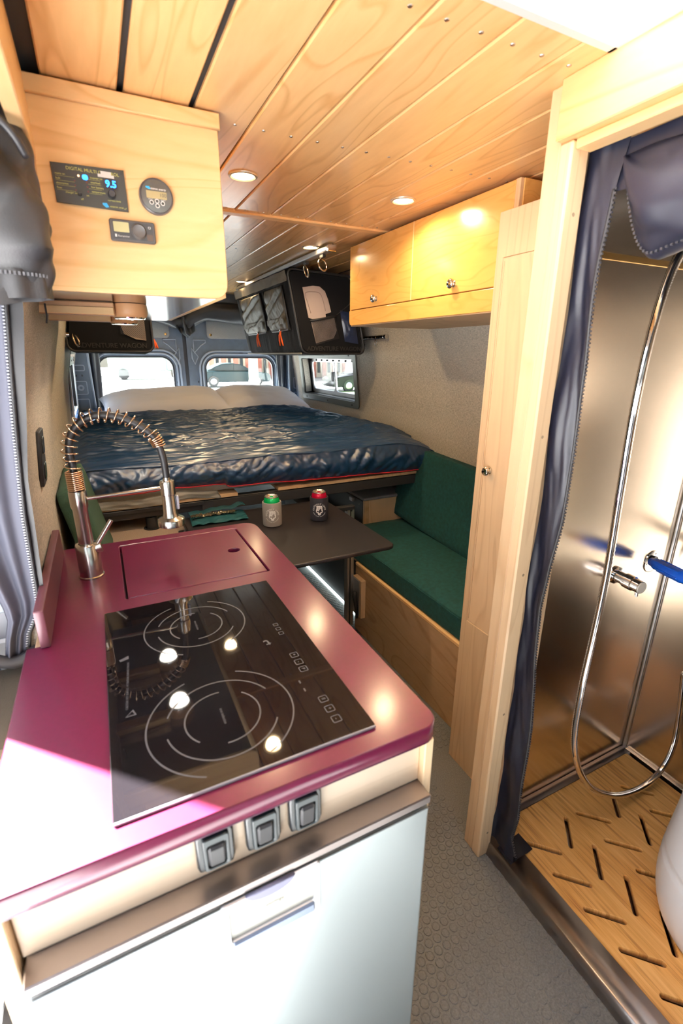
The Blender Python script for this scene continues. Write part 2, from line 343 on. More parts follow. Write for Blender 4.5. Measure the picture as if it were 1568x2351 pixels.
def cushion(name, size, mat, parent, M, puff=.012, r=.02, n=14, label=None):
    """upholstered foam block centred on M: rounded edges, slightly crowned faces"""
    bm = bmesh.new(); sx, sy, sz = [s/2 for s in size]
    bmesh.ops.create_cube(bm, size=2); bmesh.ops.subdivide_edges(bm, edges=bm.edges[:], cuts=n, use_grid_fill=True)
    for v in bm.verts:
        p = Vector((v.co.x*sx, v.co.y*sy, v.co.z*sz)); c = Vector((max(-sx+r, min(sx-r, p.x)), max(-sy+r, min(sy-r, p.y)), max(-sz+r, min(sz-r, p.z))))
        d = p-c
        if d.length > 1e-9:
            m = max(abs(d.x), abs(d.y), abs(d.z)); p = c+d.normalized()*min(r, d.length if m == 0 else r)
        k = (1-(p.x/sx)**2)*(1-(p.y/sy)**2)
        if abs(v.co.z) > .99: p.z += math.copysign(puff*max(0, k)**.6, v.co.z)
        p += Vector((0, 0, 1))*nz(p.x*9, p.y*9, p.z*9+3)*.004
        v.co = M @ p
    return fromb(name, bm, mat, parent, label, True)
# ================================================================= THE SHELL
ZC = 1.89
fl = thing('floor', kind='structure', loc=(.7, 1.5, 0))
box('floor_base', (-.30, -1.9, -.03), (1.66, 4.3, 0), rubber, fl, 0)
bm = bmesh.new(); p = .0265; row = 0; y = .22
while y < 2.75:
    x = .36+(p/2 if row % 2 else 0)
    while x < 1.17:
        if y < 1.1 and x > .86: break
        if y < 2.0 and x > 1.075: break
        rings = []
        for r, z in ((.0118, .0), (.0108, .0016), (.0092, .0016), (.0082, .0009)):
            rings.append([bm.verts.new((x+r*math.cos(k*pi/5), y+r*math.sin(k*pi/5), z)) for k in range(10)])
        for A, B in zip(rings, rings[1:]):
            for k in range(10): bm.faces.new((A[k], A[(k+1) % 10], B[(k+1) % 10], B[k]))
        bm.faces.new(rings[-1])
        x += p
    y += p*.87; row += 1
fromb('raised_coin', bm, rubber, fl, kind='stuff')

# ---- side walls, profile (x, z) swept along y, window opening left out
def wall(name, prof, ys, hole, mat, t):
    o = thing(name, kind='structure', loc=(prof[0][0], ys[0], 0)); bm = bmesh.new()
    def X(z):
        for (x0, z0), (x1, z1) in zip(prof, prof[1:]):
            if z0 <= z <= z1: return x0+(x1-x0)*(z-z0)/(z1-z0)
        return prof[-1][0]
    zs = sorted(set([q[1] for q in prof]+list(hole[2:] if hole else []))); Y = sorted(set(list(ys)+list(hole[:2] if hole else [])))
    for z0, z1 in zip(zs, zs[1:]):
        for y0, y1 in zip(Y, Y[1:]):
            if hole and y0 >= hole[0]-1e-6 and y1 <= hole[1]+1e-6 and z0 >= hole[2]-1e-6 and z1 <= hole[3]+1e-6: continue
            v = [bm.verts.new(q) for q in ((X(z0), y0, z0), (X(z0), y1, z0), (X(z1), y1, z1), (X(z1), y0, z1), (X(z0)+t, y0, z0), (X(z0)+t, y1, z0), (X(z1)+t, y1, z1), (X(z1)+t, y0, z1))]
            for q in ((0, 1, 2, 3), (4, 7, 6, 5), (0, 4, 5, 1), (3, 2, 6, 7), (0, 3, 7, 4), (1, 5, 6, 2)): bm.faces.new([v[i] for i in q])
    fromb('wall_lining', bm, mat, o); return o, X
LP = [(-.185, 0), (-.183, .6), (-.172, .9), (-.168, 1.13), (-.15, 1.3), (-.105, 1.5), (-.07, 1.7), (-.045, 1.95)]
RP = [(1.60, 0), (1.60, 1.1), (1.585, 1.25), (1.562, 1.42), (1.53, 1.6), (1.47, 1.8), (1.42, 1.95)]
wl, XL = wall('wall_left', LP, (1.06, 4.15), (3.28, 4.02, 1.04, 1.42), lining, -.05)
wr, XR = wall('wall_right', RP, (.82, 4.20), (2.98, 3.90, 1.09, 1.40), lining, .05)
box('wall_panel', (1.60, -.9, 0), (1.66, .82, 1.95), whiteg, wr, 0)
# little dents and seam of the left lining
tube('seam', [(XL(z)+.001, 3.22, z) for z in (.9, 1.1, 1.3, 1.5, 1.6)], .0016, seal, wl, 5)
tube('staple', [(-.083, 1.27, 1.49), (-.080, 1.27, 1.505), (-.080, 1.27, 1.53)], .002, seal, wl, 5)

# ---- ceiling of boards
ce = thing('ceiling', kind='structure', loc=(.7, 1.5, ZC))
box('roof_backing', (-.16, .66, ZC+.012), (1.62, 4.32, ZC+.03), blackm, ce, 0)
box('roof_backing', (-.30, -1.95, ZC+.012), (.40, .66, ZC+.03), blackm, ce, 0)
box('roof_backing', (.81, -1.95, ZC+.012), (1.68, .66, ZC+.03), blackm, ce, 0)
box('roof_backing', (.40, -1.95, ZC+.012), (.81, .02, ZC+.03), blackm, ce, 0)
G = [-.024, .110, .240, .366, .493, .622, .749, .877, 1.010, 1.137, 1.262, 1.39]
scr = bmesh.new()
def screw(x, y):
    lathe('', [(0, 0), (.0042, 0), (.0036, -.0012), (.0015, -.0016), (0, -.0016)], (x, y, ZC), (x, y, ZC+1), None, None, 8, bm=scr)
for i, (a, b) in enumerate(zip(G, G[1:])):
    for y0, y1 in ((-.9, 1.822), (1.852, 4.22)):
        g0 = .0055 if (y0 < 0 and i < 3) else .0024; g1 = .0055 if (y0 < 0 and i < 2) else .0024
        yy = .655 if (y0 < 0 and a > .36 and b < .90) else y0
        if y0 < 0 and b > .80: yy = .66
        if yy != y0 and a < .41: box('plank', (a+g0, y0, ZC), (.40, .655, ZC+.011), W_ceil, ce, .0022)
        box('plank', (a+g0, yy, ZC), (b-g1, y1, ZC+.011), W_ceil, ce, .0028)
        for q in (.25, .75):
            for ys in ((.718, 1.187, 1.795) if y0 < 0 else (1.872, 2.42, 3.05, 3.7)):
                if b < .36 and ys < 1.2 and y0 < 0: continue
                screw(a+(b-a)*q, ys)
fromb('screw_head', scr, pbr('screw steel', (.42, .36, .32), .35, 1), ce, kind='stuff')
tb = thing('trim_1', kind='structure', loc=(.7, 1.837, ZC-.006))
box('cross_batten', (-.15, 1.818, ZC-.007), (1.45, 1.856, ZC+.01), W_x, tb, .0015)
# ---- recessed ceiling lamps
def downlight(x, y, label, power=16.0):
    t = thing('ceiling_light', label, 'light', (x, y, ZC), group='recessed ceiling lights')
    lathe('trim_ring', [(.027, .004), (.029, -.001), (.034, -.0045), (.039, -.003), (.0405, 0), (.0405, .004)], (x, y, ZC), (x, y, ZC+1), trimw, t, 36)
    lathe('lens', [(0, -.0018), (.0285, -.0018), (.0285, .004)], (x, y, ZC), (x, y, ZC+1), lens, t, 32)
    l = bpy.data.lights.new('lamp_glow', 'SPOT'); l.energy = power*LAMP; l.color = (1, .74, .42); l.spot_size = math.radians(168); l.spot_blend = .5; l.shadow_soft_size = .028
    lo = bpy.data.objects.new('lamp_glow', l); COL.objects.link(lo); lo.location = (0, 0, -.006); lo.parent = t
downlight(.431, 1.477, 'round recessed ceiling light beside the wooden control box')
downlight(.941, 1.461, 'round recessed ceiling light in front of the varnished wall cupboard')
downlight(.950, 2.235, 'round recessed ceiling light over the bed between cross batten and steel rail', 11.0)
downlight(.955, 3.45, 'small distant recessed ceiling light near the rear doors', 6.0)
downlight(.445, 2.235, 'recessed ceiling light behind the wooden control box, seen mirrored in the hob')
# ---- roof hatch
hx = thing('window_3', kind='structure', loc=(.6, .33, ZC))
box('hatch_side', (.40, .645, ZC-.002), (.812, .665, ZC+.075), whiteg, hx, .003)
box('hatch_side', (.40, .02, ZC-.002), (.812, .035, ZC+.075), whiteg, hx, .003)
box('hatch_side', (.40, .02, ZC-.002), (.415, .665, ZC+.075), whiteg, hx, .003)
box('hatch_side', (.797, .02, ZC-.002), (.812, .665, ZC+.075), whiteg, hx, .003)
hm, hn, hb = nodes('hatch acrylic'); hb.inputs['Base Color'].default_value = (.88, .86, .86, 1); hb.inputs['Roughness'].default_value = .5
htl = hn.nodes.new('ShaderNodeBsdfTranslucent'); htl.inputs[0].default_value = (.95, .92, .92, 1); hmx = hn.nodes.new('ShaderNodeMixShader'); hmx.inputs[0].default_value = .75
hn.links.new(hb.outputs[0], hmx.inputs[1]); hn.links.new(htl.outputs[0], hmx.inputs[2]); hn.links.new(hmx.outputs[0], hn.nodes['Material Output'].inputs[0])
box('hatch_lid', (.385, .0, ZC+.078), (.83, .68, ZC+.084), hm, hx, .002)

# ---- rear doors
def rear_door(name, x0, x1, win, left):
    d = thing(name, kind='structure', loc=(x0, 4.3, .3)); a, b, c, e = win
    hole = rrect(a, b, c, e, .10, 7)
    plate('door_panel', rrect(x0, x1, -.1, 1.90, .01), [hole], 'xz', -4.34, -4.30, doorm, d)
    def off(k): return rrect(a-k, b+k, c-k, e+k, .10+k, 8)
    plate('window_rim', off(.052), [off(.036)], 'xz', -4.298, -4.284, doorl, d, .005)
    plate('window_rim', off(.026), [off(.012)], 'xz', -4.298, -4.288, doorl, d, .004)
    plate('window_seal', off(.004), [off(-.014)], 'xz', -4.33, -4.306, seal, d)
    plate('glass_pane', off(.0), [], 'xz', -4.335, -4.331, pane_m, d)
    s = 1 if left else -1; xe = x1-.055 if left else x0+.055     # pressed triangles by the closing edge
    for tri in ([(xe, 1.49), (xe, 1.43), (xe-s*.06, 1.49), (xe-s*.10, 1.515), (xe-s*.10, 1.535), (xe, 1.535)], [(xe+s*.02, 1.47), (xe+s*.02, 1.39), (xe-s*.0, 1.34), (xe-s*.03, 1.40)]):
        tube('pressing', [(q[0], 4.298, q[1]) for q in tri], .0055, doorl, d, 6, closed=True)
    fx0, fx1 = (x0+.07, x1-.10) if left else (x0+.17, x1-.02)
    cv = plate('felt_cover', rrect(fx0, fx1, 1.545, 1.735, .03), [], 'xz', -4.299, -4.286, pbr('light grey felt', (.42, .42, .40), .95, bump=.6, bscale=450, vary=.15, vscale=300), d, .003)
    for sx in (fx0+.03, fx1-.03):
        lathe('cover_screw', [(0, .006), (.008, .005), (.0115, 0)], (sx, 4.286, 1.575), (sx, 4.2, 1.575), brass, d, 12)
    box('latch_slot', (a+.3, 4.296, e+.018), (a+.34, 4.299, e+.03), blackm, d, .001)
    box('latch_slot', (xe-s*.02, 4.297, 1.19), (xe-s*.012, 4.3, 1.205), blackm, d, 0)
    return d
rear_door('door_1', -.15, .668, (.005, .585, .88, 1.408), True)
rear_door('door_2', .698, 1.62, (.832, 1.45, .88, 1.402), False)
dt = thing('trim_2', kind='structure', loc=(.68, 4.31, .3))
box('rubber_gap', (.668, 4.31, -.1), (.698, 4.335, 1.9), seal, dt, 0)
box('header_panel', (-.17, 4.24, 1.80), (1.62, 4.36, 1.95), doorm, dt, .006)
for sgn, x0, x1, nm in ((1, -.20, -.045, 'trim_3'), (-1, 1.535, 1.70, 'trim_4')):
    pl = thing(nm, kind='structure', loc=(x0, 4.12, .5))
    box('pillar_panel', (x0, 4.14, -.1), (x1, 4.29, 1.9), doorm, pl, .004)
    xi = x1 if sgn > 0 else x0; cx = (x0+x1)/2
    tube('pillar_edge', [(xi, 4.135, .7), (xi, 4.135, 1.9)], .008, doorl, pl, 6)
    for z0, z1 in ((1.0, 1.10), (1.13, 1.23), (1.30, 1.345)):
        plate('pressing', rrect(cx-.045, cx+.045, z0, z1, .012), [rrect(cx-.039, cx+.039, z0+.006, z1-.006, .008)], 'xz', -4.14, -4.134, doorl, pl)
    lathe('grommet', [(.010, .0), (.022, .004), (.024, 0)], (cx, 4.14, 1.18), (cx, 4.0, 1.18), doorl, pl, 20)
    for k in (-.02, .02): box('punched_hole', (cx+k-.005, 4.137, 1.262), (cx+k+.005, 4.141, 1.275), blackm, pl, 0)

# ---- side windows of the bed
def side_window(name, tilt, right):
    wv = thing(name, kind='structure', loc=(1.6 if right else -.17, 3.4, 1.07))
    if right:
        M = Matrix.Translation((1.597, 0, 1.07)) @ Matrix.Rotation(math.radians(-5.6), 4, 'Y') @ AX['yz']; A, B = -3.955, -2.925
    else:
        M = Matrix.Translation((-.166, 0, 1.03)) @ Matrix.Rotation(math.radians(3.0), 4, 'Y') @ AX['Yz']; A, B = 3.26, 4.04
    fr = pbr('window frame grey', (.12, .135, .12), .45) if right else whitep
    plate('flange', rrect(A, B, -.005, .375, .03), [rrect(A+.05, B-.05, .04, .325, .02)], '', .0, .010, fr, wv, .002, M=M)
    plate('reveal', rrect(A+.04, B-.04, .03, .335, .025), [rrect(A+.05, B-.05, .04, .325, .02)], '', -.085, .0, blackp if right else blackm, wv, M=M)
    plate('sash', rrect(A+.05, B-.05, .04, .325, .02), [rrect(A+.085, (A+B)/2-.012, .072, .29, .03), rrect((A+B)/2+.012, B-.075, .072, .29, .012)], '', -.085, -.068, alu if right else blackp, wv, .002, M=M)
    plate('glass_pane', rrect(A+.08, (A+B)/2, .066, .296, .03), [], '', -.080, -.077, pane_m, wv, M=M)
    plate('glass_pane', rrect((A+B)/2, B-.07, .066, .296, .01), [], '', -.074, -.071, pane_m, wv, M=M)
    plate('sash_latch', rrect((A+B)/2-.014, (A+B)/2+.016, .15, .22, .008), [], '', -.068, -.045, blackp, wv, .002, M=M)
    for k in range(9):
        u = A+.09+k*(B-A-.18)/8
        plate('rail_clip', rrect(u-.004, u+.004, .298, .312, .002), [], '', -.068, -.060, blackp, wv, M=M)
    for u in (A+.10, (A+B)/2, B-.10):
        for v in (.015, .352): plate('flange_screw', circ(u, v, .006, 10), [], '', .010, .0125, blackm, wv, M=M)
    return wv
side_window('window_1', 0, True)
side_window('window_2', 0, False)

# ---- side door frame, left, and the slid-open door outside it
jb = thing('door_3', kind='structure', loc=(-.25, 1.1, 0))
box('jamb', (-.33, 1.085, -.25), (-.19, 1.20, 1.95), pbr('door jamb grey', (.20, .21, .25), .4), jb, .008, seg=2)
box('unseen_cantrail', (-.36, -.6, 1.63), (-.175, 4.3, 2.1), whiteg, jb, .01)  # unseen roof edge, added and set low to block sun over the door
box('jamb_step', (-.27, 1.075, .62), (-.20, 1.09, .86), whitep, jb, .006)
box('jamb_step', (-.30, 1.076, .92), (-.235, 1.09, 1.30), doorl, jb, .004)
tube('door_seal', smooth_path([(-.33, 1.07, .98), (-.30, 1.04, .88), (-.24, 1.03, .83), (-.19, 1.04, .84)], 8), .013, seal, jb, 8)
tube('door_seal', smooth_path([(-.34, 1.06, .88), (-.29, 1.02, .80), (-.23, 1.02, .77), (-.19, 1.04, .78)], 8), .008, chrome, jb, 8)
box('step_trim', (-.40, -.6, -.05), (-.355, 1.12, -.01), blackp, jb, .004)
box('step_trim', (-.345, -.6, -.05), (-.31, 1.12, -.012), doorl, jb, .004)
box('belt_trim', (-.40, .80, .45), (-.218, 1.07, .80), pbr('khaki trim cloth', (.07, .06, .045), .9, bump=.5, bscale=300), jb, .01)
sdr = thing('door_4', kind='structure', loc=(-.45, 1.6, 0))
plate('door_skin', rrect(.98, 2.35, -.2, 1.81, .05), [rrect(1.175, 2.2, 1.02, 1.42, .05)], 'Yz', -.47, -.44, whitep, sdr)
plate('glass_pane', rrect(1.17, 2.21, 1.01, 1.43, .05), [], 'Yz', -.458, -.452, pbr('privacy glass', (.5, .5, .55), .02, trans=1), sdr)

# ---- cab end of the van, behind the photographer: unseen, added to cut the front light
cabm = pbr('dark grey cab cloth', (.06, .06, .065), .9)
wf = thing('wall_front', kind='structure', loc=(.7, -1.9, 0))
plate('unseen_bulkhead', rrect(-.3, 1.7, -.3, 1.98, .01), [rrect(.0, 1.42, 1.0, 1.55, .1)], 'xz', 1.9, 1.94, cabm, wf)
plate('windscreen', rrect(-.02, 1.44, .98, 1.57, .1), [], 'xz', 1.925, 1.93, pane_m, wf)
for nm, xx, pl_ in (('unseen_cab_side', -.25, 'Yz'), ('unseen_cab_side', 1.64, 'Yz')):
    plate(nm, rrect(-1.9, -.22, -.3, 1.98, .01), [rrect(-1.7, -1.0, 1.05, 1.5, .06)], pl_, xx, xx+.03, cabm, wf)
# ---- outdoors
gd = box('ground', (-60, -60, -.63), (60, 80, -.62), asphalt, None, 0); gd['kind'] = 'structure'
gr = box('lawn', (4.5, 15, -.62), (30, 24.5, -.56), pbr('lawn green', (.07, .13, .04), .9, bump=1, bscale=30, vary=.4, vscale=4), None, .0); gr['kind'] = 'structure'
bl = thing('building', 'pale building with brick bays far beyond the rear window', 'building', (20, 41, -.6))
cream = pbr('cream stone', (.68, .58, .46), .8); brk = pbr('brick', (.32, .10, .07), .8, vary=.25, vscale=3); wg = pbr('dark office glass', (.015, .02, .025), .3, spec=.2)
box('facade', (8.0, 40.6, -.6), (40, 46, 9), cream, bl, 0); box('cornice', (8.0, 40.0, 3.1), (40, 40.7, 4.2), cream, bl, .05)
for k in range(30):
    box('brick_bay', (8.2+k*1.0, 40.4, -.6), (8.55+k*1.0, 40.7, 3.1), brk, bl, .02); box('window', (8.75+k*1.0, 40.5, -.2), (8.98+k*1.0, 40.7, 2.9), wg, bl, .02)
def tree(x, y, h, label, dark):
    t = thing('tree', label, 'tree', (x, y, -.6)); rnd = random.Random(x)
    lathe('trunk', [(.0, 0), (.42, 0), (.30, .5), (.26, h*.6), (.12, h)], (x, y, -.6), (x+.1, y, 5), pbr('pale bark', (.42, .38, .33), .9, bump=1, bscale=8), t, 12)
    bm = bmesh.new()
    for k in range(420):
        a, b, r = rnd.uniform(0, 2*pi), rnd.uniform(-.9, 1), 1.7*rnd.random()**.4
        c = Vector((x+r*math.cos(a), y+r*math.sin(a), h-.3+b*1.1)); n = Vector((rnd.gauss(0, 1), rnd.gauss(0, 1), rnd.gauss(0, 1))).normalized(); u = n.orthogonal()*.2; v = n.cross(u)
        bm.faces.new([bm.verts.new(c+q) for q in (u, v, -u, -v)])
    fromb('foliage', bm, pbr('leaf dark', (.03, .09, .02), .6) if dark else pbr('leaf light', (.10, .20, .04), .6), t, kind='stuff')
tree(8.6, 29.5, 4.6, 'pale tree trunk just behind the dark car outdoors', False)
tree(15.5, 30, 3.2, 'dark leafy tree seen through the small side window', True)
tree(-1.6, 52, 3.6, 'distant rounded tree seen through the rear window by the wall lining', False)
def car(x, y, s, mat, label, name='car'):
    c = thing(name, label, 'car', (x, y, -.6))
    def P(u, v): return (x+s*u, -.6+v)
    body = [P(-2.35, .35), P(-2.38, .62), P(-2.2, .80), P(-1.2, .93), P(-.9, .95), P(1.55, .98), P(2.2, .96), P(2.36, .80), P(2.38, .45), P(2.2, .28), P(-2.2, .25)]
    roof = [P(-1.25, .92), P(-.45, 1.36), P(.1, 1.44), P(.75, 1.42), P(1.3, 1.22), P(1.75, .96)]
    plate('body', body, [], 'xz', -y-.85, -y+.85, mat, c, .06); plate('cabin', roof, [], 'xz', -y-.70, -y+.70, mat, c, .05)
    for g in ([P(-.95, .97), P(-.38, 1.31), P(.05, 1.37), P(.05, .98)], [P(.12, .98), P(.12, 1.37), P(.7, 1.36), P(1.15, 1.2), P(1.4, 1.0)]):
        plate('side_window', g, [], 'xz', -y+.70, -y+.735, wg, c)
    for u in (-1.45, 1.4):
        lathe('wheel', [(0, .03), (.2, .03), (.22, 0), (.33, .0), (.34, .1), (.34, .22)], (x+s*u, y-.88, -.6+.34), (x+s*u, y, -.6+.34), blackp, c, 24)
        lathe('hub', [(0, .02), (.13, .02), (.20, .04)], (x+s*u, y-.92, -.6+.34), (x+s*u, y, -.6+.34), alu, c, 14)
    return c
car(7.9, 32.0, -1, pbr('dark green grey car paint', (.010, .022, .028), .35, spec=.25), 'dark saloon car parked across the lawn')
car(13.9, 25.0, 1, pbr('black car paint', (.012, .012, .015), .35, spec=.25), 'dark car half seen through the small side window')
tk = thing('truck', 'small pale green van parked far off beyond the rear window', 'van', (2.5, 44, -.6))
box('body', (.9, 43, .0), (5.2, 45, 1.9), pbr('pale green paint', (.30, .42, .38), .3), tk, .12); box('cab', (5.2, 43.1, .0), (6.8, 44.9, 1.2), pbr('pale green paint', (0, 0, 0)), tk, .1)
for u in (1.9, 5.9): cyl('wheel', (u, 42.9, -.2), (u, 43.3, -.2), .42, blackp, tk, 18)
# ================================================================= GALLEY
kc = thing('kitchen_cabinet', 'maple galley cabinet carrying the burgundy countertop', 'cabinet', (.1, .95, 0))
box('side_panel', (.372, .455, 0), (.388, 1.44, .869), W_z, kc)
box('side_panel', (-.188, .455, 0), (-.168, 1.44, .869), W_z, kc)
box('front_rail', (-.166, .468, .782), (.372, .486, .869), W_pale, kc, .001)
box('back_panel', (-.168, 1.425, 0), (.372, 1.44, .869), W_x, kc)
ct = thing('countertop', 'glossy burgundy countertop with rounded corners', 'countertop', (.1, .95, .87))
o = [(-.192, .45)]+rrect(-.19, .397, .45, 1.457, [.045, .001, .001, .03], 6)
o = [q for q in rrect(-.192, .397, .45, 1.457, [.045, .001, .001, .03], 6)]
o = [q for q in o if not (q[0] < -.19 and q[1] > 1.4)]
i = next(k for k, q in enumerate(o) if q[0] < -.19 and q[1] < .46)
o = o[:i]+[(-.168, 1.457), (-.168, .945), (-.192, .945)]+o[i:]
plate('slab', o, [rrect(-.012, .328, 1.072, 1.418, .004, 2)], 'xy', .8705, .9, counter_m, ct, .0022)
plate('slab_core', [(q[0]*.9985+.0002, q[1]*.999+.001) for q in o], [], 'xy', .8695, .872, counter_edge, ct)
sc = thing('sink_cover', 'burgundy lift-out sink cover with a finger hole', 'sink cover', (.158, 1.245, .88))
plate('cover_board', rrect(-.0075, .3235, 1.0765, 1.4135, .004, 2), [circ(.279, 1.247, .0165, 28)], 'xy', .882, .8995, counter_m, sc, .0014)
plate('cover_shadow_tray', rrect(-.012, .328, 1.072, 1.418, .004, 2), [], 'xy', .873, .8765, counter_edge, sc)
sp = thing('splash_board', 'narrow burgundy upstand board against the lining behind the tap', 'splashback', (-.158, 1.17, .9))
prism('upstand', rrect(.932, 1.405, .9005, .979, .003, 2), 'Yz', -.1665, -.150, pbr('burgundy matt edge', (.12, .04, .055), .4), sp, .0015)

# ---- fridge
fr = thing('fridge', 'brushed steel fridge under the burgundy countertop', 'fridge', (.1, .6, 0))
box('body', (-.160, .462, .03), (.365, .95, .774), blackp, fr, .004)
box('top_ledge', (-.164, .434, .766), (.374, .487, .7815), steel_brown_reflect, fr, .002)
fdo = box('door', (-.164, .437, .05), (.374, .461, .756), steel_hz, fr, .004, seg=2)
box('door_trim', (-.160, .4345, .7445), (.370, .438, .7575), steel_hz, fr, .001)
hd = plate('handle_frame', rrect(.046, .184, .664, .762, .005), [rrect(.056, .174, .690, .750, .003)], 'xz', -.437, -.431, pbr('satin silver', (.86, .87, .9), .3, .6), fdo, .0012)
box('handle_back', (.054, .4355, .688), (.176, .437, .752), pbr('pale latch plate', (.55, .55, .50), .4, .2), fdo, 0)
box('pull_bar', (.056, .428, .672), (.174, .434, .690), pbr('blue grey grip', (.25, .30, .42), .35, .5), fdo, .004)
plate('latch_tab', [(.078+.034*math.cos(a)*1.0+.034, .764+.016*math.sin(a)) for a in [-pi*k/14 for k in range(15)]], [], 'xz', -.4345, -.4285, pbr('grey latch', (.17, .17, .26), .4), fdo, .001)
text('badge_lettering', 'vitrifrigo', .0075, T(.118, .4353, .722), pbr('badge grey', (.35, .34, .28), .4), fdo)

# ---- three rocker switches
for k, (x, lab) in enumerate(((.052, 'black rocker switch above the fridge latch, farthest from the aisle'), (.115, 'middle black rocker switch between two others on the maple rail'), (.175, 'black rocker switch on the maple rail, nearest the aisle'))):
    s = thing('rocker_switch', lab, 'switch', (x, .462, .835), group='rocker switches on the maple rail')
    hexa = [(x-.022, .803), (x+.020, .801), (x+.0235, .812), (x+.0235, .858), (x+.020, .869), (x-.021, .869), (x-.0245, .858), (x-.0245, .812)]
    plate('bezel', hexa, [], 'xz', -.468, -.456, pbr('switch bezel', (.010, .013, .016), .25), s, .003)
    plate('inner_frame', rrect(x-.0165, x+.0165, .808, .861, .004), [rrect(x-.0115, x+.0115, .812, .850, .003)], 'xz', -.457, -.451, pbr('switch inner', (.012, .020, .024), .3), s, .0012)
    box('rocker', (x-.0108, .449, .8125), (x+.0108, .457, .849), blackp, s, .003, rot=(math.radians(7), 0, 0))

# ---- hob
ck = thing('induction_hob', 'black glass two-zone induction hob set into burgundy counter', 'hob', (.12, .75, .9))
plate('glass_plate', rrect(-.057, .300, .485, 1.012, .003, 2), [], 'xy', .9004, .9056, glassb, ck, .001)
box('front_bevel', (-.0565, .4835, .9005), (.2995, .4868, .9052), pbr('hob edge', (.25, .25, .28), .25), ck, .001)
def arc(cx, cy, r, a0, a1, wd=.0022, n=40):
    A = [math.radians(a0+(a1-a0)*k/n) for k in range(n+1)]
    return [(cx+(r+wd/2)*math.cos(a), cy+(r+wd/2)*math.sin(a)) for a in A]+[(cx+(r-wd/2)*math.cos(a), cy+(r-wd/2)*math.sin(a)) for a in reversed(A)]
for cx, cy, s in ((.100, .603, 1.0), (.110, .880, .9)):
    for r, a0, a1 in ((.110, 112, 246), (.107, 66, -66), (.083, 158, 22), (.083, 188, 332), (.056, 222, 84), (.056, 46, -96)):
        plate('cooking_zone_arc', arc(cx, cy, r*s, a0, a1), [], 'xy', .9056, .9058, printw, ck)
    text('zone_lettering', 'true induction', .0062, T(cx, cy, .9058, 'xy', math.radians(-90)), printw, ck)
for y in (.570, .546, .522, .700, .677, .655):
    plate('touch_key', rrect(.245, .260, y-.0075, y+.0075, .003), [rrect(.2463, .2587, y-.0062, y+.0062, .002)], 'xy', .9056, .9058, printw, ck)
    text('touch_key_icon', {.570: 'II', .546: '+', .522: '-', .700: '+', .677: '-', .655: 'P'}[y], .009, T(.2525, y, .9058, 'xy', math.radians(-90)), printw, ck)
for y in (.812, .795, .778): plate('touch_key', rrect(.250, .260, y-.005, y+.005, .002), [rrect(.2512, .2588, y-.0038, y+.0038, .001)], 'xy', .9056, .9058, printw, ck)
for y in (.625, .603): plate('indicator_dash', rrect(.2325, .235, y-.004, y+.004, .001, 2), [], 'xy', .9056, .9058, printw, ck)
text('control_icon', 't', .034, T(.221, .757, .9058, 'xy', math.radians(-170)), printw, ck)
text('caution_lettering', 'CAUTION: HOT SURFACE  ATTENTION: SURFACE CHAUDE', .0048, T(-.026, .745, .9058, 'xy', math.radians(86)), printw, ck)
plate('caution_triangle', [(-.034, .664), (-.018, .664), (-.022, .678)], [[(-.0315, .6655), (-.0205, .6655), (-.0235, .6745)]], 'xy', .9056, .9058, printw, ck)
plate('caution_icon', [(-.036, .822), (-.020, .830), (-.020, .820), (-.034, .816)], [], 'xy', .9056, .9058, printw, ck)

# ---- tap
fx, fy = -.081, 1.237
tp = thing('kitchen_tap', 'brushed nickel spring-neck kitchen tap standing on burgundy counter', 'faucet', (fx, fy, .9))
lathe('base', [(0, 0), (.0285, 0), (.0285, .004), (.0262, .006), (.0262, .084), (.0245, .087), (.018, .088)], (fx, fy, .9003), (fx, fy, 1), nickel, tp, 40)
lathe('column', [(.0165, .086), (.0165, .175), (.0195, .185), (.0195, .219), (.0185, .222), (.012, .222)], (fx, fy, .9), (fx, fy, 1), nickel, tp, 36)
bm = bmesh.new(); addtube(bm, [(fx+.0172*math.cos(2*pi*k/14), fy+.0172*math.sin(2*pi*k/14), 1.1225+k*.0046/14) for k in range(14*10+1)], .0021, 6)
fromb('coil_collar', bm, bronze, tp, smooth=True)
arcp = smooth_path([(fx, fy, 1.12), (fx, fy, 1.18), (fx+.001, fy, 1.232), (fx+.022, fy, 1.272), (fx+.062, fy, 1.293), (fx+.108, fy, 1.289), (fx+.152, fy, 1.266), (fx+.186, fy, 1.232), (fx+.198, fy, 1.19), (fx+.201, fy, 1.15), (fx+.2015, fy, 1.12)], 14)
tube('hose', arcp, .0085, blackf, tp, 12)
tot = [0]
for a, b in zip(arcp, arcp[1:]): tot.append(tot[-1]+(b-a).length)
def at(s):
    s = max(0, min(tot[-1]-1e-5, s)); k = next(k for k in range(len(tot)-1) if tot[k+1] >= s)
    u = (s-tot[k])/(tot[k+1]-tot[k]); return arcp[k].lerp(arcp[k+1], u), (arcp[k+1]-arcp[k]).normalized()
def helix(s0, s1, turns, r, wire):
    pts = []; n = int(turns*16)
    for k in range(n+1):
        p, t = at(s0+(s1-s0)*k/n); b = Vector((0, 1, 0)); n1 = t.cross(b).normalized(); a = 2*pi*turns*k/n
        pts.append(p+n1*r*math.cos(a)+b*r*math.sin(a))
    return pts
hs0 = .045; hs1 = .345
tube('spring', helix(hs0, hs1, 17.5, .0165, .0016), .0017, bronze, tp, 6)
tube('spring_end', helix(hs1-.002, hs1+.024, 5, .0145, .002), .0022, bronze, tp, 6)
hxp = fx+.2015
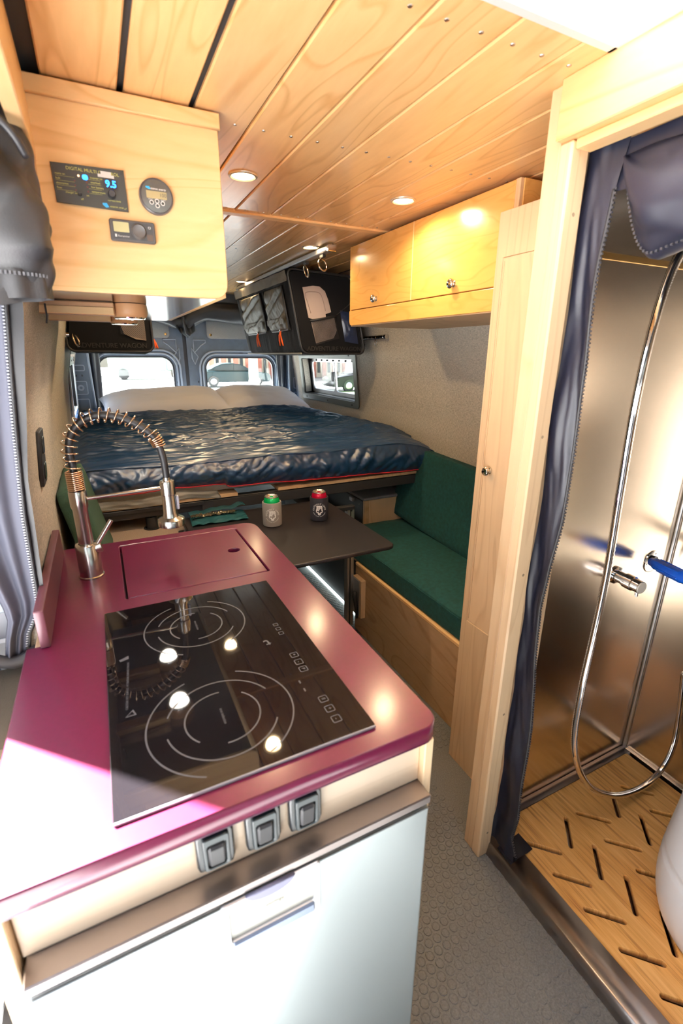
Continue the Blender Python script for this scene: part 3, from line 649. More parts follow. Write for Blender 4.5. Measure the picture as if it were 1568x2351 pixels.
shd = lathe('spray_head', [(.009, .008), (.0095, 0), (.0175, -.001), (.0185, -.005), (.0185, -.036), (.0165, -.038), (.0178, -.085), (.0205, -.096), (.0325, -.102), (.034, -.106), (.034, -.119), (.030, -.121), (0, -.121)], (hxp, fy, 1.124), (hxp, fy, 2), nickel, tp, 36)
box('spray_trigger', (hxp+.017, fy-.006, 1.045), (hxp+.024, fy+.006, 1.082), pbr('pale button', (.55, .58, .68), .3), shd, .003, seg=2)
cyl('arm', (fx+.015, fy, 1.100), (hxp-.015, fy, 1.106), .0045, nickel, tp, 16)
cyl('lever', (fx+.024, fy-.010, .987), (fx+.062, fy-.010, 1.042), .0055, nickel, tp, 16)
cyl('lever_joint', (fx+.018, fy-.006, .975), (fx+.032, fy-.006, .978), .014, nickel, tp, 20)

# ---- overhead control box
cb = thing('overhead_cupboard', 'maple overhead box with control panels on its face', 'cabinet', (.1, 1.15, 1.545))
fo = [(-.047, 1.885), (.288, 1.885), (.288, 1.58)]+[(.258+.03*math.cos(a), 1.575+.03*math.sin(a)) for a in [-pi/2*k/6 for k in range(1, 7)]]+[(-.105, 1.545)]
plate('front_panel', fo, [], 'xz', -1.168, -1.150, W_x, cb, .0015)
plate('side_panel', [(1.17, 1.885), (2.10, 1.885), (2.10, 1.60), (2.06, 1.549), (1.17, 1.549)], [], 'Yz', .271, .287, W_y, cb, .001)
box('back_panel', (-.06, 2.08, 1.56), (.27, 2.10, 1.885), W_x, cb)
box('bottom_sheet', (-.105, 1.168, 1.549), (.271, 2.08, 1.553), pbr('bright steel sheet', (.75, .74, .72), .16, 1, bump=.03, bscale=8), cb, .0005)
plate('crown_strip', [(-.047, 1.858), (.291, 1.858), (.291, 1.886), (-.047, 1.886)], [], 'xz', -1.150, -1.140, W_x, cb, .002)
va = thing('trim_5', kind='structure', loc=(-.055, .5, 1.74))
box('valance_board', (-.068, -.3, 1.755), (-.045, 1.152, ZC), W_y, va, .002)
box('valance_return', (-.068, 1.09, 1.60), (-.047, 1.152, 1.76), W_y, va, .002)

pn = thing('control_panel', 'square black digital control panel with blue display on maple box', 'control panel', (.04, 1.148, 1.727))
y0 = 1.148; fy2 = y0-.0042
plate('faceplate', [(-.024, 1.759), (.099, 1.762), (.0995, 1.6925), (-.023, 1.6955)], [], 'xz', -y0, -y0+.004, panelm, pn, .0006)
def tx(s, x, z, size, m=printy, a='LEFT'): text('lettering', s, size, T(x, fy2, z), m, pn, a, depth=.0001)
tx('DIGITAL MULTI CONTROL', .0, 1.7525, .0075, a='LEFT')
for k, s in enumerate(('mains on', 'bulk', 'absorption', 'float')):
    tx(s, -.019, 1.742-k*.0075, .0046); box('led_line', (-.019, fy2-.0001, 1.7385-k*.0075), (.012, fy2, 1.7388-k*.0075), printy, pn, 0)
    if k: lathe('led', [(0, .001), (.0012, .0006), (.0014, 0)], (.012, fy2, 1.741-k*.0075), (.012, 0, 1.741-k*.0075), redl, pn, 10)
for k, s in enumerate(('inverter on', 'overload', 'low battery', 'temperature')):
    tx(s, .0385, 1.742-k*.0075, .0046); box('led_line', (.034, fy2-.0001, 1.7385-k*.0075), (.056, fy2, 1.7388-k*.0075), printy, pn, 0)
    if k: lathe('led', [(0, .001), (.0014, .0006), (.0016, 0)], (.0325, fy2, 1.741-k*.0075), (.0325, 0, 1.741-k*.0075), redl, pn, 10)
tx('charger only', -.006, 1.7135, .0045); tx('on', .0285, 1.712, .0045); tx('off', .018, 1.705, .0045); tx('current limit', .0645, 1.7085, .0045)
text('lettering', 'victron energy', .005, T(.067, fy2, 1.6985), printy, pn, 'LEFT', depth=.0001)
plate('logo_mark', [(.0545, 1.703), (.062, 1.7035), (.0655, 1.697), (.060, 1.6955), (.0545, 1.700)], [], 'xz', -fy2, -fy2+.0002, printb, pn)
lathe('led', [(0, .0012), (.0016, .0008), (.002, 0)], (.0195, fy2, 1.7425), (.0195, 0, 1.7425), amberl, pn, 12)
plate('blue_indicator', rrect(.0255, .035, 1.737, 1.7455, .0035), [], 'xz', -fy2, -fy2+.0005, bluel, pn)
box('display_window', (.0595, fy2-.0002, 1.7265), (.086, fy2, 1.744), blackm, pn, 0)
text('display_digits', '9.5', .016, T(.0735, fy2-.0004, 1.7355), bluel, pn, depth=.0001, bold=.0004)
lathe('toggle', [(0, .012), (.0025, .0115), (.0022, .003), (.0035, .002), (.004, 0)], (.0175, fy2, 1.713), (.0175, 0, 1.716), blackp, pn, 14)
lathe('current_knob', [(0, .010), (.0055, .010), (.0065, .008), (.0075, 0)], (.073, fy2, 1.7185), (.073, 0, 1.7185), blackp, pn, 24)
box('paper_label', (.0525, fy2-.0006, 1.7455), (.0805, fy2, 1.7505), printwh, pn, 0); box('paper_label', (.058, fy2-.0006, 1.7503), (.076, fy2, 1.7555), printwh, pn, 0)
for x, z in ((.093, 1.756), (.093, 1.699), (-.018, 1.755), (-.018, 1.700)): lathe('panel_screw', [(0, .0008), (.0018, .0006), (.002, 0)], (x, fy2, z), (x, 0, z), blackp, pn, 10)

bmx = thing('battery_gauge', 'round grey battery gauge with lcd on maple box', 'gauge', (.154, 1.148, 1.7255))
gx, gz = .1545, 1.7255
lathe('gauge_body', [(0, .007), (.0285, .007), (.0305, .006), (.032, .0025), (.032, 0)], (gx, y0, gz), (gx, 0, gz), pbr('gauge grey', (.06, .058, .052), .4), bmx, 48)
lathe('gauge_rim', [(.0285, .0068), (.0295, .0082), (.0315, .0065), (.0325, 0)], (gx, y0, gz), (gx, 0, gz), pbr('gauge rim', (.05, .045, .05), .35), bmx, 48)
gy = y0-.0072
box('lcd_screen', (gx-.019, gy-.0003, gz-.0045), (gx+.0195, gy, gz+.0085), pbr('lcd brown', (.25, .20, .10), .25), bmx, .0002)
text('lcd_digits', '100', .009, T(gx+.012, gy-.0005, gz+.002), panelm, bmx, depth=.0001)
text('lettering', 'BATTERY MONITOR', .0036, T(gx-.003, gy, gz+.020), printw, bmx, depth=.0001); text('lettering', 'victron energy', .0050, T(gx+.004, gy, gz+.0125), printwh, bmx, depth=.0001, bold=.0001)
plate('logo_mark', [(gx-.019, gz+.0155), (gx-.012, gz+.0155), (gx-.0095, gz+.0115), (gx-.0125, gz+.0105), (gx-.019, gz+.013)], [], 'xz', -gy, -gy+.0002, printb, bmx)
for dx, dz in ((-.0105, -.0115), (0, -.0085), (0, -.0165), (.0105, -.0115)):
    plate('button_ring', circ(gx+dx, gz+dz, .0042, 20), [circ(gx+dx, gz+dz, .0026, 20)], 'xz', -gy, -gy+.0006, printwh, bmx)
    lathe('button', [(0, .001), (.002, .0008), (.0025, 0)], (gx+dx, gy, gz+dz), (gx+dx, 0, gz+dz), panelm, bmx, 14)
text('lettering', 'SETUP', .0028, T(gx-.012, gy, gz-.0062), printwh, bmx, depth=.0001); text('lettering', 'SELECT', .0028, T(gx+.012, gy, gz-.0062), printwh, bmx, depth=.0001)

th = thing('heater_timer', 'small black heater timer with dial on maple box', 'timer', (.103, 1.148, 1.658))
plate('timer_case', rrect(.0612, .1445, 1.6395, 1.678, .004), [], 'xz', -y0, -y0+.008, pbr('timer case', (.045, .042, .045), .35), th, .0018)
ty = y0-.0082
plate('timer_face', rrect(.066, .140, 1.6435, 1.6745, .002), [], 'xz', -ty, -ty+.0004, blackp, th)
plate('timer_screen', rrect(.068, .096, 1.6555, 1.673, .001, 2), [], 'xz', -ty-.0005+.0008, -ty+.001, lcd, th)
lathe('timer_dial', [(0, .005), (.009, .005), (.0115, .0062), (.0135, .004), (.0145, 0)], (.1135, ty, 1.659), (.1135, 0, 1.659), pbr('dial grey', (.06, .055, .055), .4), th, 40)
plate('timer_key', rrect(.128, .139, 1.6445, 1.6555, .001, 2), [], 'xz', -ty-.0003+.0008, -ty+.0012, pbr('brown key', (.06, .035, .025), .4), th)
text('lettering', 'Eberspächer', .0042, T(.0745, ty-.0006, 1.6485), printwh, th, 'LEFT', depth=.0001); box('logo_mark', (.069, ty-.0008, 1.6465), (.0725, ty-.0003, 1.6515), printwh, th, 0)
plate('key_icon', rrect(.1315, .1365, 1.6655, 1.6695, .001, 2), [rrect(.1322, .1358, 1.6662, 1.6688, .001, 2)], 'xz', -ty, -ty+.0006, printwh, th)

for (py, lab) in ((1.432, 'beech puck lamp under the overhead box, nearer the control panels'), (1.712, 'beech puck lamp under the overhead box, farther back above the tap')):
    t = thing('puck_light', lab, 'light', (.095, py, 1.547), group='puck lamps under the overhead box')
    box('cable_batten', (-.107 if py < 1.5 else -.108, py-.045, 1.518), (.06, py-.008, 1.5475), puckw, t, .002)
    box('batten_cover', (-.105, py-.049, 1.519), (.058, py-.045, 1.536), W_x, t, .001)
    lathe('puck_body', [(0, .0), (.043, 0), (.0445, -.012), (.044, -.022), (.040, -.030), (.036, -.033), (.033, -.033)], (.097, py, 1.548), (.097, py, 2), puckw, t, 44)
    lathe('chrome_ring', [(.032, -.032), (.033, -.0355), (.0365, -.035), (.038, -.031)], (.097, py, 1.548), (.097, py, 2), chrome, t, 44)
    lathe('lens', [(0, -.034), (.0325, -.034)], (.097, py, 1.548), (.097, py, 2), lensw, t, 36)
    l = bpy.data.lights.new('lamp_glow', 'SPOT'); l.energy = 6.0*LAMP; l.color = (1, .86, .68); l.spot_size = math.radians(140); l.spot_blend = .8; l.shadow_soft_size = .03
    lo = bpy.data.objects.new('lamp_glow', l); COL.objects.link(lo); lo.location = (.002, 0, -.037); lo.parent = t

# ---- outlet on the lining
ot = thing('wall_outlet', 'black double outlet on the woven lining above the counter', 'outlet', (-.165, 1.42, 1.17))
Mo = Matrix.Translation((-.158, 0, 1.17)) @ Matrix.Rotation(math.radians(5), 4, 'Y') @ AX['Yz']
plate('cover_plate', rrect(1.375, 1.465, -.066, .075, .006), [], '', -.008, .004, blackp, ot, .002, M=Mo)
for v in (-.030, .036):
    plate('socket', rrect(1.398, 1.442, v-.022, v+.022, .012), [], '', .004, .0065, pbr('outlet gloss', (.03, .03, .03), .12), ot, .0015, M=Mo)
    for u in (1.412, 1.428): plate('socket_slot', rrect(u-.0015, u+.0015, v-.004, v+.008, .0005, 2), [], '', .0064, .0068, blackm, ot, M=Mo)

# ---- side door curtain: hanging half, zipper, sewn strip, rolled half
def lerp(tab, z):
    for (z0, a), (z1, b) in zip(tab, tab[1:]):
        if (z0-z)*(z1-z) <= 0: return a+(b-a)*(z-z0)/(z1-z0)
    return tab[-1][1]
ZIP = [(1.56, -.120), (1.51, -.128), (1.30, -.152), (1.13, -.168), (.95, -.176), (.92, -.182), (.88, -.203), (.84, -.212), (.60, -.214), (.3, -.214)]
cu = thing('door_curtain', 'grey zip-up blackout curtain hanging beside the galley at the side door', 'curtain', (-.17, 1.05, .9))
gcur = pbr('grey curtain cloth', (.060, .063, .090), .75, bump=.2, bscale=60)
def cf(u, v):
    z = 1.56-v*.74; zx = lerp(ZIP, z); wdt = lerp([(1.56, .11), (1.2, .11), (1.05, .088), (.96, .062), (.88, .036), (.80, .030)], z); x = zx-u*wdt
    f = (math.sin(u*15+nz(z*1.6, 5)*1.6)*.012+math.sin(u*7-1)*.008)*(1-.5*v)
    return Vector((x+.004*math.sin(z*14)*u, 1.046-.012*u+f*min(1, u*5), z))
grid('hanging_cloth', 60, 90, cf, gcur, cu)
def sf(u, v):
    z = 1.56-v*.66; zx = lerp(ZIP, z); r = lerp([(1.56, -.096), (1.5, -.100), (1.2, -.146), (.98, -.158), (.90, -.176)], z)
    return Vector((zx+.004+(max(r, zx+.006)-zx-.004)*u, 1.052-.003*u+.002*math.sin(z*30), z))
grid('sewn_strip', 6, 60, sf, blackf, cu)
def teeth(name, pts, size, mat, parent, step):
    bm = bmesh.new(); L = 0; nx = 0
    for a, b in zip(pts, pts[1:]):
        a, b = Vector(a), Vector(b); d = (b-a).length
        while nx <= L+d:
            p = a.lerp(b, (nx-L)/d); addbox(bm, p-Vector(size)/2, p+Vector(size)/2); nx += step
        L += d
    return fromb(name, bm, mat, parent, kind='stuff')
zp = [(lerp(ZIP, 1.56-k*.008), 1.044, 1.56-k*.008) for k in range(90)]
teeth('zipper_teeth', zp, (.0035, .003, .0024), pbr('zip grey', (.35, .36, .40), .35, .3), cu, .0056)
tube('zipper_tape', [(p[0]+.004, p[1]+.003, p[2]) for p in zp], .004, blackf, cu, 6)
rc = thing('rolled_curtain', 'black rolled-up curtain bundle hanging by the maple control box', 'curtain', (-.12, 1.0, 1.5))
RB = [(1.86, .030), (1.80, .040), (1.775, .050), (1.70, .068), (1.62, .082), (1.58, .080), (1.562, .067), (1.54, .064), (1.512, .058)]
def rbf(u, v):
    z = 1.86-v*.348+.01*math.sin(u*2*pi); r = lerp(RB, max(1.512, min(1.86, z))); a = u*2*pi
    q = 1+.12*math.sin(3*a+z*22)+.05*math.sin(5*a-z*60+3*nz(z*9))+.20*nz(math.cos(a)*1.6, math.sin(a)*1.6, z*9+u*0)+.05*math.sin(z*70+a*2)
    cx = -.113-.02*(z-1.6)
    return Vector((cx+r*q*math.cos(a)*1.0, 1.0+r*.62*q*math.sin(a), z+.012*math.cos(a)*(v)))
grid('roll', 72, 64, rbf, blackf, rc, closed_u=True)
def hemf(u, v):
    a = u*2*pi; z = 1.553-v*.042; return Vector((-.113+(.063+.003*math.sin(9*a))*math.cos(a), 1.0+(.040+.003*math.sin(9*a))*math.sin(a), z+.004*math.cos(a)))
grid('hem', 64, 6, hemf, blackf, rc, closed_u=True)
teeth('zipper_teeth', [(-.113+.067*math.cos(a), 1.0+.043*math.sin(a), 1.548) for a in [k*2*pi/60 for k in range(61)]], (.003, .003, .005), pbr('zip black', (.08, .08, .09), .3, .3), rc, .006)
tube('tie_strap', smooth_path([(-.16, .955, 1.80), (-.10, .945, 1.765), (-.065, .95, 1.735), (-.05, .97, 1.71)], 6), .006, blackf, rc, 6)

# ================================================================= TABLE CORNER
tb = thing('dinette_table', 'dark square-cornered swivel table behind the burgundy counter', 'table', (.6, 1.7, .05))
plate('tabletop', rrect(.24, .915, 1.375, 2.03, .03, 5), [], 'xy', .736, .752, tablem, tb, .003)
box('post', (1.012, 1.962, .04), (1.050, 2.0, .70), alu, tb, .003)
box('post_groove', (1.024, 1.960, .05), (1.030, 1.9625, .70), blackm, tb, 0)
box('swing_arm', (.60, 1.955, .70), (1.05, 1.985, .722), blackp, tb, .004); cyl('pivot', (1.031, 1.981, .69), (1.031, 1.981, .712), .02, blackp, tb)
box('arm_plate', (.5, 1.6, .728), (.75, 1.97, .736), alu, tb, .001)
box('clamp_block', (1.052, 1.885, .12), (1.079, 1.975, .335), W_z, tb, .002); box('clamp_plate', (1.047, 1.90, .13), (1.053, 1.965, .33), alu, tb, .001)
tube('clamp_lever', [(1.040, 1.93, .262), (1.036, 1.925, .235), (1.040, 1.915, .18), (1.042, 1.91, .115)], [.013, .012, .009, .006], blackp, tb, 10)

def cyl_text(bm, s, size, R, r_arc, top, cx, cy, zc, a_face, depth=.0004, gap=1.0):
    """letters on a circle of radius r_arc, wrapped on a cylinder of radius R that faces a_face"""
    pos = 0; glyph = []
    for ch in s:
        if ch == ' ': pos += size*.36; continue
        me = text_mesh(ch, size, 'LEFT', 0); xs = [v.co.x for v in me.vertices]; wd = max(xs)-min(xs)
        glyph.append((me, pos-min(xs)*0, min(xs), wd)); pos += wd+size*.13*gap
    for me, p, x0, wd in glyph:
        mid = (p+wd/2-pos/2)/r_arc; ang = (pi/2-mid) if top else (-pi/2+mid)
        vs = []
        for v in me.vertices:
            u, q = v.co.x-x0-wd/2, v.co.y
            rot = ang-pi/2 if top else ang+pi/2
            U = r_arc*math.cos(ang)+u*math.cos(rot)-q*math.sin(rot); Q = r_arc*math.sin(ang)+u*math.sin(rot)+q*math.cos(rot)
            a = a_face+U/R; vs.append(bm.verts.new((cx+(R+depth)*math.cos(a), cy+(R+depth)*math.sin(a), zc+Q)))
        for f in me.polygons: bm.faces.new([vs[i] for i in f.vertices])
def wrap(bm, poly, R, cx, cy, zc, a_face, depth):
    vs = [bm.verts.new((cx+(R+depth)*math.cos(a_face+u/R), cy+(R+depth)*math.sin(a_face+u/R), zc+q)) for u, q in poly]; bm.faces.new(vs)
def can(x, y, paint, sleeve, lab, dark):
    z = .7525; c = thing('drink_can', lab, 'can', (x, y, z)); R = .0395; af = math.atan2(-y, -x)+.02
    lathe('sleeve', [(0, .0), (R-.004, .0), (R-.0005, .003), (R, .010), (R, .098), (R-.0012, .101), (R-.005, .101), (R-.0055, .09)], (x, y, z), (x, y, 2), sleeve, c, 48)
    lathe('can_body', [(.032, .09), (.0325, .104), (.031, .112), (.027, .120)], (x, y, z), (x, y, 2), paint, c, 40)
    lathe('can_top', [(.027, .1195), (.0283, .1225), (.0275, .1245), (.0255, .1225), (.0245, .119), (0, .119)], (x, y, z), (x, y, 2), aluc, c, 40)
    tb_ = plate('pull_tab', rrect(x-.005, x+.007, y-.010, y+.012, .005), [circ(x+.001, y+.006, .0035, 12)], 'xy', z+.1195, z+.1212, paint, c)
    bm = bmesh.new()
    cyl_text(bm, 'OUTPOST VANS', .0108, R, .0255, True, x, y, z+.052, af, .0005)
    cyl_text(bm, 'MAKE CAMP ANYWHERE', .0054, R, .0290, False, x, y, z+.052, af, .0005)
    sk = [(-.006, -.020), (-.003, -.023), (.003, -.023), (.006, -.020), (.0065, -.014), (.0125, -.011), (.0145, -.004), (.0125, .004), (.0125, .015), (.009, .019), (.004, .0175), (.0, .0195), (-.006, .018), (-.0125, .0185), (-.0120, .010), (-.0145, -.004), (-.0125, -.011), (-.0065, -.014)]
    wrap(bm, sk, R, x, y, z+.052, af, .0006)
    fromb('printed_emblem', bm, printwh, c)
    bm = bmesh.new()
    for sgn in (-1, 1): wrap(bm, [(sgn*.0065+.0042*math.cos(a), -.0055+.0034*math.sin(a)) for a in [k*pi/6 for k in range(12)]], R, x, y, z+.052, af, .0009)
    wrap(bm, [(-.002, -.014), (0, -.0095), (.002, -.014)], R, x, y, z+.052, af, .0009)
    for k in range(4): wrap(bm, [(-.004+k*.0022, -.0215), (-.0036+k*.0022, -.0215), (-.0036+k*.0022, -.0175), (-.004+k*.0022, -.0175)], R, x, y, z+.052, af, .0009)
    for k in range(5): wrap(bm, [(-.010+k*.0045, .016-.002*(k % 2)), (-.0092+k*.0045, .016), (-.0082+k*.004, .000), (-.0092+k*.004, .002)], R, x, y, z+.052, af, .0009)
    fromb('emblem_detail', bm, sleeve, c)
can(.570, 1.79, cang, kgrey, 'green drink can in a grey printed foam sleeve on dark table', False)
can(.774, 1.77, canr, kblk, 'red drink can in a black printed foam sleeve on dark table', True)

# ---- crumpled foil bag on the table's far corner
fb = thing('snack_bag', 'crumpled teal and gold foil bag on the far table corner', 'bag', (.38, 1.96, .752))
def fbf(u, v):
    x = .262+.235*u; y = 1.895+.125*v; z = .757+.010*abs(nz(u*5, v*5))+.012*math.sin(pi*v)*math.sin(pi*u)**.5
    return Vector((x+.01*v, y+.012*nz(u*4, 7), z))
grid('bag_front', 40, 20, fbf, teal, fb, thick=.001)
grid('torn_top', 50, 8, lambda u, v: Vector((.268+.19*u, 1.945+.03*v+.008*nz(u*9, 2), .776+.014*abs(nz(u*22, v*3))+.002*v)), foil, fb, thick=.0008)
grid('folded_flap', 24, 8, lambda u, v: Vector((.27+.24*u, 1.985+.05*v, .775+.012*nz(u*6, 4)+.015*u)), teal, fb, thick=.001)

# ---- left dinette end: felt ledge, leg, cushion
lg = thing('storage_ledge', 'beige felt covered locker top behind the tap', 'locker', (.05, 1.9, 0))
plate('felt_top', rrect(-.165, .25, 1.62, 2.45, .01), [circ(.125, 2.12, .036, 24)], 'xy', .685, .70, beigef, lg, .001)
box('locker_front', (-.165, 1.625, 0), (.245, 1.64, .685), W_x, lg); box('locker_side', (.232, 1.64, 0), (.246, 2.44, .685), W_y, lg)
cyl('bed_support_tube', (.125, 2.12, .60), (.125, 2.12, .752), .024, blackp, lg, 24)
lathe('cup', [(.034, .0), (.036, .003), (.030, .004), (.026, .0), (.026, -.04)], (.125, 2.12, .70), (.125, 2.12, 1), blackm, lg, 28)
gc = thing('left_bench_cushion', 'olive green canvas cushion leaning against the lining behind the tap', 'cushion', (-.1, 1.86, .70)); gc.name = 'seat_cushion'
cushion('cushion_block', (.075, .46, .40), greend, gc, Matrix.Translation((-.098, 1.86, .802+.02)) @ Matrix.Rotation(math.radians(-11), 4, 'Y'), puff=.004, r=.018, n=10)
cd = tube('black_cable', smooth_path([(.215, 1.95, .722), (.235, 1.93, .73), (.225, 1.88, .738), (.205, 1.86, .72), (.19, 1.83, .712)], 8), .006, blackp); tag(cd, 'short black cable end between tap head and foil bag', 'cable')
# ================================================================= BENCH, WHEEL BOX
be = thing('bench', 'maple bench base with a sloping front board below green cushion', 'bench', (1.3, 1.5, 0))
box('front_board', (1.08, 1.075, 0), (1.098, 2.0, .378), W_ply, be, .001)
box('top_lip', (1.078, 1.075, .378), (1.112, 2.0, .395), W_y, be, .003)
box('end_board', (1.098, 1.982, 0), (1.60, 2.0, .378), W_x, be); box('seat_board', (1.10, 1.075, .379), (1.60, 2.238, .394), W_ply, be)
box('corner_post', (1.17, 2.18, 0), (1.21, 2.236, .379), blackm, be)
sc1 = thing('bench_cushion', 'dark green canvas seat cushion on the maple bench', 'cushion', (1.34, 1.65, .396))
cushion('cushion_block', (.51, 1.155, .108), green, sc1, Matrix.Translation((1.342, 1.657, .449)), puff=.010, r=.016)
tube('seam', [(1.0885, 1.09+k*.03, .490+.001*math.sin(k)) for k in range(38)], .0022, green, sc1, 5)
sc2 = thing('back_cushion', 'dark green canvas back cushion leaning on the woven lining', 'cushion', (1.5, 1.75, .5))
Mb = Matrix.Translation((1.520, 1.84, .715)) @ Matrix.Rotation(math.radians(-1.5), 4, 'Z') @ Matrix.Rotation(math.radians(8), 4, 'Y') @ Matrix.Rotation(math.radians(2), 4, 'X')
cushion('cushion_block', (.085, .86, .41), green, sc2, Mb, puff=.006, r=.012)
wb = thing('wheel_box', 'carpet topped wheel box with black side beneath the bed', 'locker', (1.4, 2.6, 0))
box('lower_box', (1.155, 2.242, 0), (1.60, 3.3, .42), blackm, wb, .004); box('upper_box', (1.262, 2.262, .42), (1.60, 3.3, .63), blackp, wb, .004)
box('front_panel', (1.264, 2.243, .42), (1.60, 2.262, .634), W_z, wb, .001); box('front_stile', (1.262, 2.240, .42), (1.292, 2.2432, .634), W_ply, wb, .001)
box('carpet_top', (1.255, 2.236, .635), (1.60, 3.3, .652), carpet, wb, .006, seg=2)
box('latch', (1.245, 2.36, .60), (1.262, 2.40, .625), alu, wb, .003); lathe('side_bolt', [(0, .003), (.006, .002), (.008, 0)], (1.2615, 2.30, .60), (0, 2.30, .60), alu, wb, 12)
ls = box('led_strip', (1.135, 2.03, .001), (1.150, 2.95, .012), ledw, None, .002); tag(ls, 'glowing white strip light along the floor under the table', 'light')
l = bpy.data.lights.new('strip_glow', 'AREA'); l.shape = 'RECTANGLE'; l.size = .02; l.size_y = .9; l.energy = .12*LAMP; l.color = (.85, 1, .97)
lo = bpy.data.objects.new('strip_glow', l); COL.objects.link(lo); lo.location = (1.13, 2.5, .03); lo.rotation_euler = (0, math.radians(60), 0)
sg = thing('black_stuff_sack', 'small black crumpled sack lying on the grey carpet top', 'bag', (1.545, 2.33, .65))
def sackf(u, v):
    a, b = u*2*pi, (v-.5)*pi; r = 1+.35*nz(math.cos(a)*1.5, math.sin(a)*1.5, b*1.5)
    return Vector((1.548+.035*r*math.cos(a)*math.cos(b), 2.34+.05*r*math.sin(a)*math.cos(b), .690+.037*r*math.sin(b)))
grid('sack', 24, 14, sackf, blackf, sg, closed_u=True)

# ================================================================= BED
bd = thing('bed', 'raised platform bed with black rail across the van', 'bed', (.7, 3.1, .75))
box('front_rail', (-.165, 2.095, .757), (1.58, 2.135, .806), blackp, bd, .003); box('rail_step', (-.165, 2.082, .785), (.35, 2.10, .803), blackp, bd, .002)
box('rail_sleeve', (.34, 2.088, .752), (1.50, 2.096, .80), blackm, bd, .002)
box('rear_rail', (-.165, 4.05, .757), (1.58, 4.09, .806), blackp, bd, .003)
for x0, x1 in ((-.13, .505), (.70, 1.52)): box('plywood_deck', (x0, 2.086, .8065), (x1, 4.1, .822), W_ply, bd, .001)
box('mattress', (-.160, 2.13, .8225), (1.575, 4.12, .93), sheetm, bd, .03, seg=2)
def sheetf(u, v):
    x = -.095+.50*u+(.02*v); z = .858-.042*v-.006*math.sin(u*7); return Vector((x, 2.062+.012*math.sin(u*11)+.010*v+.006*nz(u*8, v*3), z+.003*nz(u*20, v*4)))
sh = grid('bed_sheet', 60, 10, sheetf, sheetm, None, thick=.002); tag(sh, 'cream sheet hanging out below the navy quilt hem', 'sheet')
qt = thing('quilt', 'glossy navy blue puffy camping quilt with a red hem', 'quilt', (.7, 3.0, .9))
def ridge(x): return (1-abs(nz(x)))
NX, NY, NF = 300, 540, 44
bm = bmesh.new(); rows = []
def topz(x, y):
    e = min(1, max(0, (1.60-x)/.30)); l = min(1, max(0, (x+.185)/.10)); f = min(1, max(0, (y-2.045)/.13))
    base = .925+.075*(1-(1-e)**2.2)*min(1, .55+.45*l)
    base -= .035*(1-f)**2; base -= .020*max(0, (y-3.2))
    # baffles run across the van, gathered into sharp crinkles
    wx, wy = x+.05*nz(x*3, y*3), y+.035*nz(x*2.2, y*1.2, 4)
    b = math.sin(wy*2*pi/.15+1.3*nz(x*1.3, y*.5, 9)); puff = .020*(abs(b)**.55)
    cr = .020*(1-abs(noise.noise(Vector((wx*2.2, wy*22, 1))))*2.6)+.0135*(1-abs(noise.noise(Vector((wx*6, wy*46, 7))))*2.2)+.0065*(1-abs(noise.noise(Vector((wx*7, wy*80, 3))))*2.2)
    am = .35+.65*min(1, max(0, (y-2.20)/.10))
    return base+(puff+cr)*am+.010*nz(x*2.2, y*2.2, 11)
for j in range(NF+NY):
    row = []
    for i in range(NX):
        u = i/(NX-1); x = -.170+1.762*u
        if j < NF:      # front skirt
            v = j/NF; hem = .852+.012*math.sin(x*3+1)-.006*nz(x*7)+(.012 if x < .45 else 0)-.030*max(0, (x-1.2))*1.5
            z1 = topz(x, 2.06); z = hem+(z1-hem)*v; bul = math.sin(pi*min(1, v*1.05))*.032
            fold = .013*noise.noise(Vector((x*8+v*.9, v*.8, 3)))+.010*(1-2*abs(noise.noise(Vector((x*15-v*1.6, v*1.3, 8)))))+.0045*(1-2*abs(nz(x*30+v*2, v*2.5)))
            y = 2.055+.018*(1-v)-bul+fold*(.45+.55*math.sin(pi*(v*.8+.1)))
        else:
            v = (j-NF)/(NY-1); y = 2.06+(4.16-2.06)*v; z = topz(x, y)
            if j-NF < 6: y += .0
        row.append(bm.verts.new((x, y, z)))
    rows.append(row)
for a, b in zip(rows, rows[1:]):
    for i in range(NX-1): bm.faces.new((a[i], a[i+1], b[i+1], b[i]))
hem = [r.co.copy() for r in rows[0][::3]]
side = [[rows[j][-1].co.copy() for j in range(0, NF+NY, 4)]]
fromb('quilt_cover', bm, comf_m, qt, smooth=True)
tube('red_hem', [p+Vector((0, -.002, -.001)) for p in hem], .0032, redm, qt, 6)
def seamf(u): return Vector((-.185+1.78*u, 2.068+.004*math.sin(u*40), topz(-.185+1.78*u, 2.085)+.0015))
